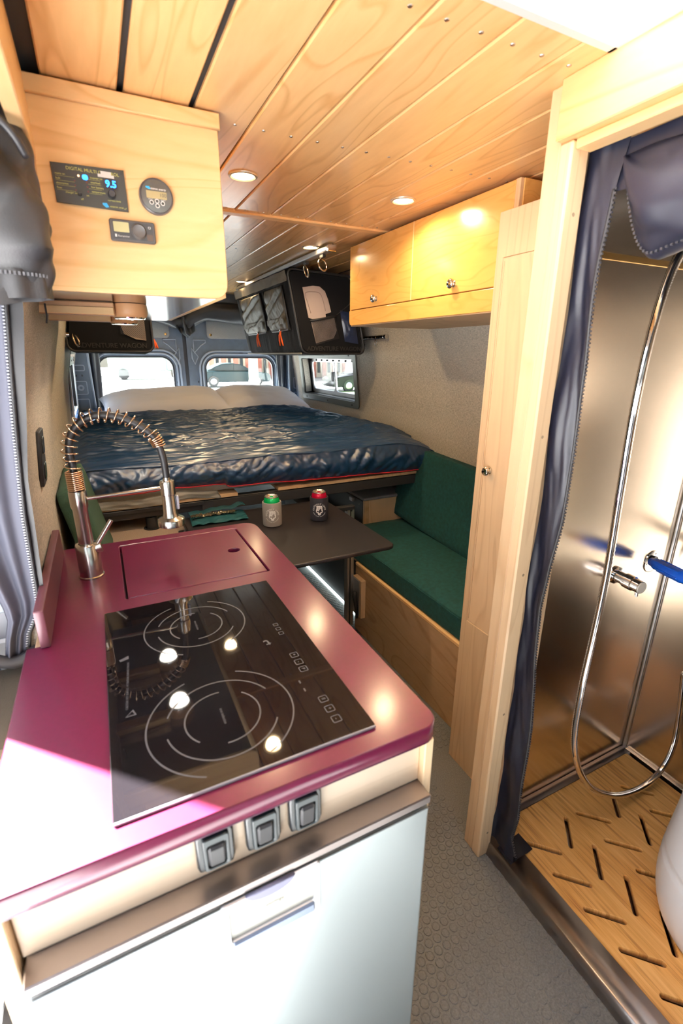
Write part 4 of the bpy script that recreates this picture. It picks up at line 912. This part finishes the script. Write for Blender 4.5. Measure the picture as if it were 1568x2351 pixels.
def pillow(nm, x0, x1, y0, y1, z0, h, lab, tilt, fl):
    p = thing('pillow', lab, 'pillow', ((x0+x1)/2, (y0+y1)/2, z0), group='white pillows by the rear doors'); bm = bmesh.new(); n = 56
    for sgn in (1, -1):
        V = []
        for i in range(n):
            r = []
            for j in range(34):
                u, v = i/(n-1)*2-1, j/33*2-1; k = max(0, (1-u**4)*(1-v**4))**.55
                ex = 1+.05*abs(u*v)**3*0; px = u*(1-.07*(1-abs(v)**2)*abs(u)**6); pv = v*(1-.10*(1-abs(u)**2)*abs(v)**6)
                wr = .010*nz(u*3+fl, v*5, sgn)*k+.007*(1-2*abs(nz(u*2.5+v*3+fl, v*6)))*(1-k*.6)*max(0, 1-abs(u)**8)
                X = (x0+x1)/2+px*(x1-x0)/2; Y = (y0+y1)/2+pv*(y1-y0)/2; Z = z0+h*.38+sgn*h*(.62 if sgn > 0 else .38)*k*(1+.10*math.sin(u*2+fl))+wr+tilt*v
                r.append(bm.verts.new((X, Y, Z)))
            V.append(r)
        for i in range(n-1):
            for j in range(33): bm.faces.new((V[i][j], V[i+1][j], V[i+1][j+1], V[i][j+1]))
    bmesh.ops.remove_doubles(bm, verts=bm.verts, dist=.0008); fromb('pillow_case', bm, pillowm, p, smooth=True)
pillow('a', -.02, .90, 3.58, 4.10, .985, .17, 'plump white pillow on the side nearer the lamp lined wall, overlapping its neighbour', .05, 0)
pillow('b', .80, 1.53, 3.60, 4.12, .985, .165, 'plump white pillow on the side nearer the small framed window', .05, 3)
bpy.data.objects['pillow']['label'] = 'plump white pillow below the plain white rear window'
bpy.data.objects['pillow.001']['label'] = 'plump white pillow below the rear window showing a dark car'

# ================================================================= HANGING BAGS
def quad(bm, pts): bm.faces.new([bm.verts.new(p) for p in pts])
def hull_bag(name, front, back, mat, parent, r=.02, puffx=.02):
    """soft box between a front outline (x, z) at y0 and a back outline at y1"""
    (y0, F), (y1, B) = front, back; n = len(F)
    def f(u, v):
        k = u*n; i = int(k) % n; t = k-int(k); a, b = Vector(F[i]), Vector(F[(i+1) % n]); c, d = Vector(B[i]), Vector(B[(i+1) % n])
        p = a.lerp(b, t).lerp(c.lerp(d, t), v); return Vector((p.x, y0+(y1-y0)*v, p.y))
    return f
rb = thing('hanging_pannier', 'large black hanging gear pannier with mesh pocket and orange zip pulls', 'bag', (1.2, 3.1, 1.43))
FR = rrect(0, 1, 0, 1, .09, 6)
def bagP(u, v, y):   # u across 0..1 aisle->wall, v up 0..1, y along the van
    k = (y-2.6)/1.05; xl = 1.045+(.965-1.045)*v; xr = 1.44+(1.36-1.44)*v
    z0 = 1.430+.0*k; z1 = 1.856-.018*u
    return Vector((xl+(xr-xl)*u+.0*k, y, z0+(z1-z0)*v))
bm = bmesh.new(); rings = []
ysn = [2.600+k*(3.68-2.6)/50 for k in range(51)]
for y in ysn:
    e = min(1, min(y-2.598, 3.69-y)/.02)**.5; row = []
    for q in FR:
        cx = .5+(q[0]-.5)*(.94+.06*e); cz = .5+(q[1]-.5)*(.94+.06*e); p = bagP(cx, cz, y)
        if q[0] < .3: p.x -= .012*nz(y*14, q[1]*4)*e+.004*nz(y*50, q[1]*8)
        if q[1] < .2: p.z -= .012*max(0, math.sin((y-2.6)*3))
        row.append(bm.verts.new(p))
    rings.append(row)
for a, b in zip(rings, rings[1:]):
    for i in range(len(a)): bm.faces.new((a[i], a[(i+1) % len(a)], b[(i+1) % len(a)], b[i]))
bm.faces.new(rings[0]); bm.faces.new(rings[-1]); fromb('pannier_body', bm, charf, rb, smooth=False)
def FP(u, v, d=.004): p = bagP(u, v, 2.6); p.y -= d; return p
def face_patch(name, poly, mat, d, parent=rb, tri=False):
    bm = bmesh.new(); a = [bm.verts.new(FP(u, v, d)) for u, v in poly]; f = bm.faces.new(a)
    r = bmesh.ops.extrude_face_region(bm, geom=[f]); bmesh.ops.translate(bm, verts=[x for x in r['geom'] if isinstance(x, bmesh.types.BMVert)], vec=(0, .004, 0))
    return fromb(name, bm, mat, parent)
bm = bmesh.new(); rim = [FP(*q, .004) for q in FR]; addtube(bm, rim, .007, 8, closed=True); fromb('binding', bm, blackf, rb, smooth=True)
cardm = pbr('pinkish card', (.44, .36, .345), .6)
card = [(.18, .80), (.34, .83), (.44, .83), (.51, .78), (.54, .68), (.555, .53), (.46, .50), (.46, .46), (.25, .43), (.19, .44)]
face_patch('pocket_card', card, cardm, .006)
bm = bmesh.new(); addtube(bm, [FP(u, v, .0078) for u, v in smooth_path([(.235, .50, 0), (.215, .62, 0), (.215, .735, 0), (.36, .76, 0), (.43, .74, 0), (.455, .66, 0), (.465, .56, 0)], 6) and [(p[0], p[1]) for p in smooth_path([(.235, .50, 0), (.215, .62, 0), (.205, .735, 0), (.36, .76, 0), (.43, .74, 0), (.455, .66, 0), (.465, .54, 0)], 6)]], .0018, 5); fromb('card_crease', bm, pbr('crease', (.30, .24, .23), .7), rb, smooth=True)
face_patch('pocket_backing', [(.22, .40), (.59, .47), (.60, .30), (.53, .20), (.24, .13)], cardm, .0055)
bm = bmesh.new(); Q = [[bm.verts.new(FP(.22+(.60-.22)*i/12+.01*j/8, (.40+.07*i/12)*(1-j/8)+(.11+.09*i/12)*j/8, .011+.004*math.sin(i)*math.sin(j))) for j in range(9)] for i in range(13)]
for i in range(12):
    for j in range(8): bm.faces.new((Q[i][j], Q[i+1][j], Q[i+1][j+1], Q[i][j+1]))
bm.free()
def netting(name, F, na, nb, parent, w=.0007):
    bm = bmesh.new()
    for fam in (0, 1):
        for k in range(-nb, na):
            pts = []
            for j in range(nb+1):
                i = k+j if fam == 0 else k+nb-j
                if 0 <= i <= na: pts.append(F(i/na, j/nb))
            for a, b in zip(pts, pts[1:]):
                d = (b-a).normalized(); s = d.cross(Vector((0, 1, 0)))*w
                bm.faces.new([bm.verts.new(q) for q in (a-s, b-s, b+s, a+s)])
    return fromb(name, bm, blackf, parent, kind='stuff')
netting('mesh_pocket', lambda i, j: FP(.22+(.60-.22)*i+.01*j, (.40+.07*i)*(1-j)+(.11+.09*i)*j, .012+.006*math.sin(i*9)*math.sin(j*7)), 26, 22, rb)
bm = bmesh.new(); addtube(bm, [FP(.20, .405, .012), FP(.40, .44, .014), FP(.62, .485, .012)], .006, 8); fromb('pocket_elastic', bm, blackf, rb, smooth=True)
def lump(u, v): return FP(.70+.22*u, .16+.40*v-.03*u, .006+.016*math.sin(pi*u)*math.sin(pi*v)*(1+.8*nz(u*5, v*8)))
grid('pocket_bulge', 16, 20, lump, pbr('blue black plastic bag', (.012, .022, .06), .3, bump=.4, bscale=60), rb)
bm = bmesh.new(); addtube(bm, [FP(.62, .49, .005), FP(.80, .60, .005), FP(1.0, .74, .005)], .0025, 5); fromb('face_seam', bm, blackf, rb)
Mt = Matrix.Translation(FP(.52, .062, .0045)) @ AX['xz']
text('lettering', 'ADVENTURE WAGON', .034, Mt, pbr('dim lettering', (.017, .015, .014), .8), rb, depth=.0006, bold=.0006)
def aisle(y, v, d=0): p = bagP(0, v, y); p.x -= d; return p
for (a, b, z0, z1) in ((2.70, 3.02, .30, .83), (3.10, 3.56, .30, .83)):
    def pk(u, v):
        y = a+(b-a)*u; q = z0+(z1-z0)*v; bl = (max(0, (1-(2*u-1)**6)*(1-(2*v-1)**8)))**.5
        w = .008*math.sin((u*6+v*9)*2.0+3*nz(u*2, v*3))+.006*nz(u*22, v*4); return aisle(y, q, .004+bl*(.030*(1-.55*v))+w*bl)
    sp2 = grid('side_pocket', 46, 46, pk, olivef, rb)
    bm = bmesh.new(); addtube(bm, [aisle(a+(b-a)*u, z0+(z1-z0)*v, .010) for u, v in ((0, 1), (0, .5), (0, .05), (.06, 0), (.5, -.01), (.94, 0), (1, .05), (1, .5), (1, 1))], .006, 6); fromb('pocket_piping', bm, blackf, sp2, smooth=True)
    def el(u, v): y = a+.012+(b-a-.024)*u; return aisle(y, z0+.075+.065*v, .030+.003*abs(math.sin(u*34))+.004*math.sin(pi*u))
    grid('elastic_band', 80, 5, el, olivef, sp2)
    yo = a+(b-a)*.35
    for s in (-1, 1):
        tube('zip_pull', [aisle(yo, z0+.005, .022), aisle(yo+s*.012, z0-.06, .034), aisle(yo+s*.020, z0-.13, .036), aisle(yo+s*.026, z0-.20, .036)], [.0035, .0036, .0052, .0035], orange, sp2, 7)
    lathe('zip_slider', [(0, .0), (.007, 0), (.006, .012), (0, .014)], aisle(yo, z0+.012, .018), aisle(yo, z0+.0, .03), chrome, sp2, 8)
def bandf(u, v): y = 2.61+1.06*u; return aisle(y, .86+.12*v, .007+.004*nz(y*12, v*2)+.003*(1 if (int(u*9) % 2) else 0))
grid('top_band', 90, 6, bandf, pbr('olive webbing', (.12, .10, .07), .7, bump=.4, bscale=400), rb)
bm = bmesh.new(); addtube(bm, [aisle(2.6+1.08*k/30, .0, .004+.003*nz(k*.7)) for k in range(31)], .005, 6); fromb('lower_piping', bm, pbr('pale piping', (.20, .19, .16), .6), rb, smooth=True)
# smaller pannier opposite, seen under the lamps
lb = thing('small_pannier', 'small black hanging pannier behind the puck lamps, with embossed lettering', 'bag', (.05, 2.9, 1.43))
bm = bmesh.new(); rr = []
for k in range(26):
    y = 2.60+k*.04; e = min(1, (y-2.598)/.02, (3.61-y)/.02)**.5; s = .95+.05*e
    pts = [((q[0]-.08)*s+.08+max(0, q[1]-1.45)*.19*(q[0] < .0), (q[1]-1.60)*s+1.60-(.018*math.sin((q[0]+.1)*8) if q[1] < 1.5 else 0)*min(1, k/3)) for q in rrect(-.108, .268, 1.432, 1.80, .035, 5)]
    rr.append([bm.verts.new((p[0], y, p[1])) for p in pts])
for a, b in zip(rr, rr[1:]):
    for i in range(len(a)): bm.faces.new((a[i], a[(i+1) % len(a)], b[(i+1) % len(a)], b[i]))
bm.faces.new(rr[0]); bm.faces.new(rr[-1]); fromb('pannier_body', bm, charf, lb)
bm = bmesh.new(); addtube(bm, [(q[0], 2.598, q[1]) for q in rrect(-.104, .264, 1.436, 1.796, .033, 5)], .006, 8, closed=True); fromb('binding', bm, blackf, lb, smooth=True)
prism('pocket_backing', [(.11, 1.62), (.235, 1.62), (.235, 1.487), (.19, 1.492), (.14, 1.515)], 'xz', -2.5985, -2.593, pbr('mesh lining tan', (.33, .25, .19), .8), lb)
netting('mesh_pocket', lambda i, j: Vector((.125+.11*i, 2.590, 1.62-(.105+.026*i)*j)), 16, 16, lb)
text('lettering', 'ADVENTURE WAGON', .030, T(.085, 2.597, 1.462), pbr('dim lettering', (.07, .06, .055), .7), lb, depth=.0006, bold=.0006)
for s in (0, 1): tube('zip_pull', [(.272, 2.66, 1.50), (.277+.006*s, 2.65, 1.475), (.280+.010*s, 2.65, 1.452)], [.003, .0045, .0035], orange, lb, 6)
def shelf_cable(): pass
# rails and rings
def ring(bm, c, r, t, ax): pts = [Vector(c)+Euler(ax).to_matrix() @ Vector((r*math.cos(a), r*math.sin(a), 0)) for a in [2*pi*k/20 for k in range(20)]]; addtube(bm, pts, t, 8, closed=True)
rl = thing('ceiling_rail', 'chrome track under the ceiling above the large black pannier', 'rail', (1.0, 2.9, 1.87))
box('track', (.985, 2.13, 1.862), (1.022, 3.72, 1.886), alu, rl, .006, seg=2); box('end_cap', (.983, 2.115, 1.858), (1.024, 2.135, 1.888), chrome, rl, .003)
for y, a in ((2.22, (1.3, .2, .3)), (2.42, (1.2, .5, 1.3))):
    box('rail_stud', (.995, y-.018, 1.848), (1.012, y+.018, 1.863), blackp, rl, .003)
    bm = bmesh.new(); ring(bm, (1.003, y, 1.818), .026, .0038, a); fromb('tie_ring', bm, bronze, rl, smooth=True)
r2 = thing('wall_rail', 'dark chrome track with rings on the lining beside the pannier', 'rail', (1.545, 2.7, 1.5))
cyl('track', (1.528, 2.50, 1.525), (1.528, 3.6, 1.505), .011, pbr('dark chrome', (.22, .20, .19), .2, 1, bump=1, bscale=60), r2, 14)
lathe('end_knob', [(0, -.02), (.012, -.016), (.016, 0), (.013, .012), (0, .016)], (1.526, 2.50, 1.525), (1.526, 2.3, 1.527), chrome, r2, 18)
for k in range(7): cyl('track_stud', (1.514, 2.60+k*.045, 1.522), (1.519, 2.60+k*.045, 1.522), .004, bronze, r2, 8)
for y in (2.60, 2.75):
    bm = bmesh.new(); ring(bm, (1.520, y, 1.490), .017, .003, (1.4, .3, .6)); fromb('tie_ring', bm, chrome, r2, smooth=True)
r3 = thing('hanging_ring', 'chrome bracket and bronze ring on the lining by the small pannier', 'ring', (-.10, 2.5, 1.49))
cyl('bracket', (-.104, 2.50, 1.505), (-.104, 2.56, 1.505), .012, chrome, r3, 16); lathe('stud', [(0, .016), (.009, .012), (.011, 0)], (-.098, 2.5, 1.505), (.2, 2.5, 1.50), chrome, r3, 16)
bm = bmesh.new(); ring(bm, (-.062, 2.50, 1.482), .026, .0035, (.6, 1.25, .3)); fromb('tie_ring', bm, bronze, r3, smooth=True)
# rolled blind over the rear doors and side drapes
rv = thing('rear_curtain_roll', 'black rolled blackout curtain strapped above the rear doors', 'curtain', (.7, 4.2, 1.6))
def rollf(u, v):
    x = -.1+1.62*v; d = abs(x-.655); sag = .10*max(0, 1-d/.20)**1.2+.03*math.sin(v*9)*.4; r = .066-.030*max(0, 1-d/.05)+.012*nz(x*7)
    a = u*2*pi; q = 1+.16*nz(math.cos(a)*2, math.sin(a)*2, x*6); return Vector((x, 4.20+r*q*math.cos(a), 1.745-sag+r*q*1.15*math.sin(a)))
grid('roll', 36, 90, rollf, blackf, rv, closed_u=True)
def droop(u, v): x = .50+.24*u; w = 1-abs(u-.72)/.75; return Vector((x+.02*v, 4.17-.02*math.sin(u*20), 1.70-.16*v*max(.1, w)-.01*nz(u*9, v*5)))
grid('drooping_fold', 30, 14, droop, pbr('slate curtain sheen', (.05, .055, .06), .35), rv, thick=.004)
tube('strap', [(.655, 4.12, 1.74), (.66, 4.115, 1.66), (.675, 4.12, 1.58), (.70, 4.13, 1.56)], .009, blackf, rv, 6)
for xx, lab in ((-.018, 'dark drape hanging beside the plain white rear window'), (1.492, 'dark drape hanging between the car window and the slate pillar')):
    def drf(u, v): a = u*2*pi; z = 1.80-.95*v; r = .032+.010*math.sin(v*4); q = 1+.22*math.sin(5*a+v*6); return Vector((xx+r*q*math.cos(a)+(.05*(v-.4) if xx > 1 else 0), 4.235+r*.8*q*math.sin(a), z))
    d = grid('rear_drape', 40, 30, drf, pbr('slate curtain', (.045, .05, .06), .4), None, closed_u=True); tag(d, lab, 'curtain')

# ================================================================= WALL CUPBOARD
wc = thing('wall_cupboard', 'varnished maple wall cupboard with two flap doors and chrome knobs', 'cabinet', (1.3, 1.6, 1.55))
box('carcass', (1.10, 1.13, 1.57), (1.50, 2.085, 1.872), W_cab, wc)
wd1 = plate('door', rrect(-1.600, -1.125, 1.619, 1.876, .002, 2), [], 'yz', -1.098, -1.080, W_cab, wc, .0015)
wd2 = plate('door', rrect(-2.084, -1.604, 1.619, 1.876, .002, 2), [], 'yz', -1.098, -1.080, W_cab, wc, .0015)
box('end_strip', (1.083, 1.109, 1.60), (1.105, 1.129, 1.878), W_z, wc, .001); box('end_panel', (1.095, 1.106, 1.57), (1.50, 1.131, 1.878), W_cab, wc, .001)
plate('bottom_rail', rrect(-2.098, -1.11, 1.552, 1.616, [.002, .002, .022, .002], 5), [], 'yz', -1.110, -1.080, W_cab, wc, .002)
box('underside', (1.085, 1.112, 1.549), (1.56, 2.09, 1.56), W_ply, wc, .002)
box('far_end_panel', (1.083, 2.086, 1.556), (1.50, 2.098, 1.878), W_cab, wc, .002)
box('hinge_line', (1.0805, 1.600, 1.619), (1.084, 1.604, 1.876), pbr('bright gap', (.85, .62, .30), .4), wc, 0)
for y in (1.357, 1.857): lathe('knob', [(0, .022), (.010, .0215), (.0145, .018), (.0155, .014), (.012, .009), (.007, .006), (.007, .002), (.010, 0)], (1.080, y, 1.647), (0, y, 1.647), chrome, wd1 if y < 1.6 else wd2, 32)

# ================================================================= CLOSET, POST, HEADER
cl = thing('tall_closet', 'tall narrow maple closet with inset door and round chrome knob', 'closet', (1.2, 1.0, 0))
plate('face_frame', rrect(-1.074, -.80, .0, 1.777, .002, 2), [rrect(-1.050, -.868, .588, 1.670, .001, 2)], 'yz', -1.008, -.990, W_z, cl, .0006)
box('side_board', (1.008, 1.056, 0), (1.58, 1.074, 1.777), W_z, cl); box('top_board', (.992, .80, 1.765), (1.56, 1.072, 1.778), W_y, cl)
cd_ = plate('door', rrect(-1.0485, -.8695, .5895, 1.6685, .001, 2), [], 'yz', -1.008, -.9915, W_z, cl, .0006)
plate('door_recess', rrect(-1.052, -.866, .585, 1.672, .001, 2), [], 'yz', -1.012, -1.009, blackm, cl)
box('door_trim', (.9905, 1.0425, .60), (.9918, 1.0435, 1.66), W_ply, cl, 0)
lathe('knob', [(0, .020), (.010, .0195), (.0135, .016), (.0145, .012), (.011, .008), (.006, .005), (.006, .001), (.009, 0)], (.990, 1.019, 1.105), (0, 1.019, 1.105), chrome, cd_, 32)
sf_ = thing('timber_surround', 'pale maple post and header framing the steel shower stall', 'frame', (.84, .75, 0))
box('rear_post', (.8215, .752, 0), (.868, .787, ZC), W_z, sf_, .002)
box('front_post', (.8185, .722, 0), (.8655, .7515, 1.796), W_z, sf_, .004)
box('post_cheek', (.805, .728, 1.60), (.8185, .770, 1.8), W_z, sf_, .002) if 0 else None
box('header_beam', (.806, -.6, 1.797), (.868, .7515, ZC), W_y, sf_, .002)
box('header_lip', (.826, -.6, 1.781), (.866, .722, 1.797), W_y, sf_, .002)
bmS = bmesh.new()
for z in (.09, .52, .93, 1.26, 1.68): lathe('', [(0, .0004), (.0035, .0004), (.004, 0)], (.845, .7222, z), (.845, 0, z), None, None, 10, bm=bmS)
fromb('screw_head', bmS, pbr('screw dark', (.25, .17, .10), .5), sf_, kind='stuff')
box('infill_panel', (.868, .765, 0), (1.0, .79, 1.87), W_z, sf_)

# ================================================================= SHOWER
ss = thing('wall_shower', kind='structure', loc=(1.2, .79, 0))
box('steel_sheet', (.87, .790, .0), (1.60, .797, 1.87), steel_wall, ss, 0)
box('steel_sheet', (1.585, -.25, .0), (1.592, .79, 1.87), steel_wall, ss, 0)
box('steel_sheet', (.87, -.26, .0), (1.60, -.25, 1.87), steel_wall, ss, 0)
cyl('corner_trim', (1.580, .784, .03), (1.580, .784, 1.87), .006, alu, ss, 12)
box('seam_strip', (.87, .7875, 1.63), (1.59, .7905, 1.645), brass, ss, .001)
sp_ = thing('shower_tray', 'shallow brushed steel shower tray with raised sill along the aisle', 'tray', (1.2, .3, 0))
box('tray_floor', (.925, -.24, 0.001), (1.58, .775, .006), steel, sp_, 0)
plate('front_sill', [(.850, .0), (.8575, .040), (.862, .043), (.926, .043), (.926, .001)], [], '', .0, .98, pbr('sill steel', (.50, .46, .45), .3, 1, bump=.04, bscale=60, aniso=(12, 1, 12)), sp_, M=Matrix(((1, 0, 0, 0), (0, 0, -1, .738), (0, 1, 0, 0), (0, 0, 0, 1))))
box('rear_flange', (.93, .776, .001), (1.585, .789, .040), steel_brown_reflect, sp_, .002); box('side_flange', (1.572, -.24, .001), (1.584, .776, .040), steel, sp_, .002)
mt = thing('bamboo_mat', 'golden bamboo shower mat cut with slanted drain slots', 'mat', (1.25, .3, .008))
def slot(x0, y0, x1, y1, r=.0068):
    d = Vector((x1-x0, y1-y0, 0)).normalized(); n = Vector((-d.y, d.x, 0)); out = []
    for k in range(7): a = pi*k/6; p = Vector((x1, y1, 0))+(n*math.cos(a)+d*math.sin(a))*r; out.append((p.x, p.y))
    for k in range(7): a = pi*k/6; p = Vector((x0, y0, 0))+(-n*math.cos(a)-d*math.sin(a))*r; out.append((p.x, p.y))
    return out
slots = []
for j in range(10):
    y = .679-.1*j
    for k in range(3):
        b = .222*k
        slots.append(slot(.967+b, y-.004, 1.030+b, y-.067)); 
        if k < 2: slots.append(slot(1.140+b, y, 1.077+b, y-.068))
slots = [s for s in slots if max(p[0] for p in s) < 1.55]
# mat staves: each glued stave is a board of its own only where a slot-free joint exists, so the sheet stays one piece
plate('mat_sheet', rrect(.934, 1.562, -.22, .762, .006, 3), slots, 'xy', .012, .032, bamboo, mt, .0015)
hs = thing('shower_hose', 'long looping chrome shower hose hanging in the steel stall', 'hose', (1.0, .62, .09))
hp = smooth_path([(1.10, .60, 1.70), (1.045, .61, 1.65), (1.012, .62, 1.58), (.989, .62, 1.47), (.983, .62, 1.33), (.990, .62, 1.154), (1.001, .62, .953), (.999, .62, .79), (.993, .62, .626), (1.001, .62, .47), (1.045, .62, .345), (1.13, .62, .225), (1.24, .62, .14), (1.335, .62, .098), (1.43, .62, .085), (1.51, .62, .115), (1.555, .625, .19), (1.572, .64, .30), (1.575, .66, .45)], 40)
rad = [.0062+.0010*math.sin(k*1.9) for k in range(len(hp))]
bm = bmesh.new(); L = 0; addtube(bm, hp, [.0086+(.0008 if k % 2 else -.0008) for k in range(len(hp))], 10); fromb('hose_tube', bm, chrome, hs, smooth=True)
sv = thing('shower_valve', 'small chrome valve knob on the rear steel sheet', 'valve', (1.324, .75, .795))
lathe('valve_body', [(.027, .0), (.027, .006), (.018, .008), (.018, .035), (.022, .037), (.022, .062), (.019, .064), (.019, .085), (0, .086)], (1.318, .790, .80), (1.30, .60, .795), chrome, sv, 32)
lathe('valve_cap', [(0, .090), (.017, .089), (.0185, .086)], (1.318, .790, .80), (1.30, .60, .795), pbr('cream cap', (.75, .68, .58), .4), sv, 28)
cyl('valve_pin', (1.312, .715, .785), (1.312, .715, .765), .005, chrome, sv, 12)
of = thing('quick_outlet', 'chrome outlet flange with a blue ribbed hose grip plugged in', 'outlet', (1.49, .79, .81))
lathe('flange', [(0, .004), (.030, .004), (.036, .003), (.037, 0)], (1.490, .790, .810), (1.490, 0, .810), chrome, of, 40)
lathe('port', [(.014, .0), (.014, .010), (0, .010)], (1.487, .787, .818), (1.487, 0, .818), blackp, of, 24)
for k in range(3): a = 2*pi*k/3+1.2; lathe('flange_screw', [(0, .0012), (.003, .001), (.004, 0)], (1.490+.027*math.cos(a), .786, .810+.027*math.sin(a)), (1.490+.027*math.cos(a), 0, .810+.027*math.sin(a)), chrome, of, 10)
bh = thing('blue_hose_grip', 'bright blue ribbed plastic hose grip with brass end', 'hose grip', (1.45, .75, .82))
ga, gb = Vector((1.440, .762, .830)), Vector((1.380, .62, .842)); gd_ = (gb-ga).length
lathe('grip', [(0, 0), (.013, 0), (.0135, .008), (.0145, .012), (.0175, .02), (.0180, gd_*.85), (.016, gd_), (0, gd_)], ga, gb, bluem, bh, 24)
dd = (gb-ga).normalized(); q = dd.to_track_quat('Z', 'Y')
for k in range(6):
    n = q @ Vector((math.cos(k*pi/3+.3), math.sin(k*pi/3+.3), 0)); cyl('grip_rib', ga+dd*.03+n*.0175, ga+dd*(gd_*.8)+n*.0175, .0028, bluem, bh, 8)
lathe('brass_end', [(0, gd_), (.013, gd_), (.013, gd_+.02), (.009, gd_+.024), (.009, gd_+.05), (0, gd_+.05)], ga, gb, brass, bh, 6)
# curtain of the shower: strip along the post, zip, folded foot, rolled part
sc_ = thing('shower_curtain', 'black zip-up shower curtain strip hanging along the maple post', 'curtain', (.88, .68, .06))
ZY = [(1.80, .655), (1.722, .668), (1.60, .672), (1.4, .670), (1.075, .668), (.93, .676), (.85, .684), (.6, .672), (.4, .660), (.21, .650), (.12, .662), (.06, .640)]
def scf(u, v):
    z = 1.80-v*1.745; zy = lerp(ZY, z); y = .735+(zy-.735)*u
    return Vector((.880+.0035*nz(u*4, z*9)+.003*(1-2*abs(nz(u*3+z*3.5, z*5, 3)))+.010*nz(u*2, z*5)+.006*math.sin(z*9+u*3)*u-(.018*max(0, (.15-z)/.15)), y, z))
grid('curtain_strip', 20, 150, scf, navyc, sc_)
zz = [(.880+.006*math.sin((1.80-k*.0087)*9+3)+.010*nz(2, (1.80-k*.0087)*5)-.001, lerp(ZY, 1.80-k*.0087)-.002, 1.80-k*.0087) for k in range(10, 200)]
teeth('zipper_teeth', zz, (.004, .0035, .0035), pbr('zip black2', (.05, .05, .06), .3, .3), sc_, .0075)
tube('zipper_tape', [(p[0], p[1]+.004, p[2]) for p in zz], .0035, blackf, sc_, 6)
def foot(u, v): return Vector((.862+.10*u, .640+.055*v+.012*u, .050+.004*math.sin(u*6)+.012*u*(1-u)-.01*u+.002*nz(u*9, v*9)))
grid('folded_foot', 16, 10, foot, navyc, sc_, thick=.004)
def topf(u, v): y = .735-1.1*u; return Vector((.885+.006*nz(u*8, v*2), y, 1.788-.075*v-.02*v*math.sin(u*3)))
grid('top_band', 60, 8, topf, navyc, sc_)
rs = thing('rolled_shower_curtain', 'dark rolled half of the shower curtain bulging below the maple header', 'curtain', (.9, .45, 1.6))
BUL = lambda y: y
def rsf(u, v):
    # a slumped pocket of cloth along y: deepest near y=.5
    y = .655-.75*v; s = math.sin(pi/2*min(1, v/.105))**.8 if v < .105 else 1-.55*(v-.105)
    zb = 1.755-.155*s; r = (1.765-zb)/2+.004; a = u*2*pi; q = 1+.13*nz(math.cos(a)*1.5, y*9, math.sin(a)*1.5)+.07*math.sin(a*4+y*12)+.10*nz(y*14, math.sin(a)*5, 4)
    return Vector((.895+.045*q*math.cos(a)*(.5+.5*s), y, (1.755+zb)/2+r*q*math.sin(a)))
grid('roll', 44, 60, rsf, navyc, rs, closed_u=True)
teeth('zipper_teeth', [rsf(.70, v)+Vector((-.002, 0, 0)) for v in [k/60*.5 for k in range(61)]], (.004, .004, .004), pbr('zip black2', (.05, .05, .06), .3, .3), rs, .008)
# portable toilet at the frame edge
tl = thing('portable_toilet', 'rounded white portable toilet standing on the bamboo mat', 'toilet', (1.262, .25, .033))
def tof(u, v):
    a = u*2*pi; z = .034+.40*v; sx = sy = .198+.006*math.sin(v*5)-.024*(1-v)**7
    if .46 < v < .52: sx *= .985; sy *= .985
    if v > .93: k = (v-.93)/.07; sx *= 1-.25*k; sy *= 1-.25*k
    n = 2.25; c, s = math.cos(a), math.sin(a); d = (abs(c)**n+abs(s)**n)**(-1/n); return Vector((1.262+sx*c*d, .250+sy*s*d, z))
grid('tank', 64, 60, tof, whitep, tl, closed_u=True)
lathe('lid', [(0, .045), (.12, .040), (.150, .025), (.155, .0)], (1.262, .250, .434), (1.262, .250, 1), whitep, tl, 40)
box('side_latch', (1.054, .22, .20), (1.066, .29, .23), whiteg, tl, .004, seg=2)
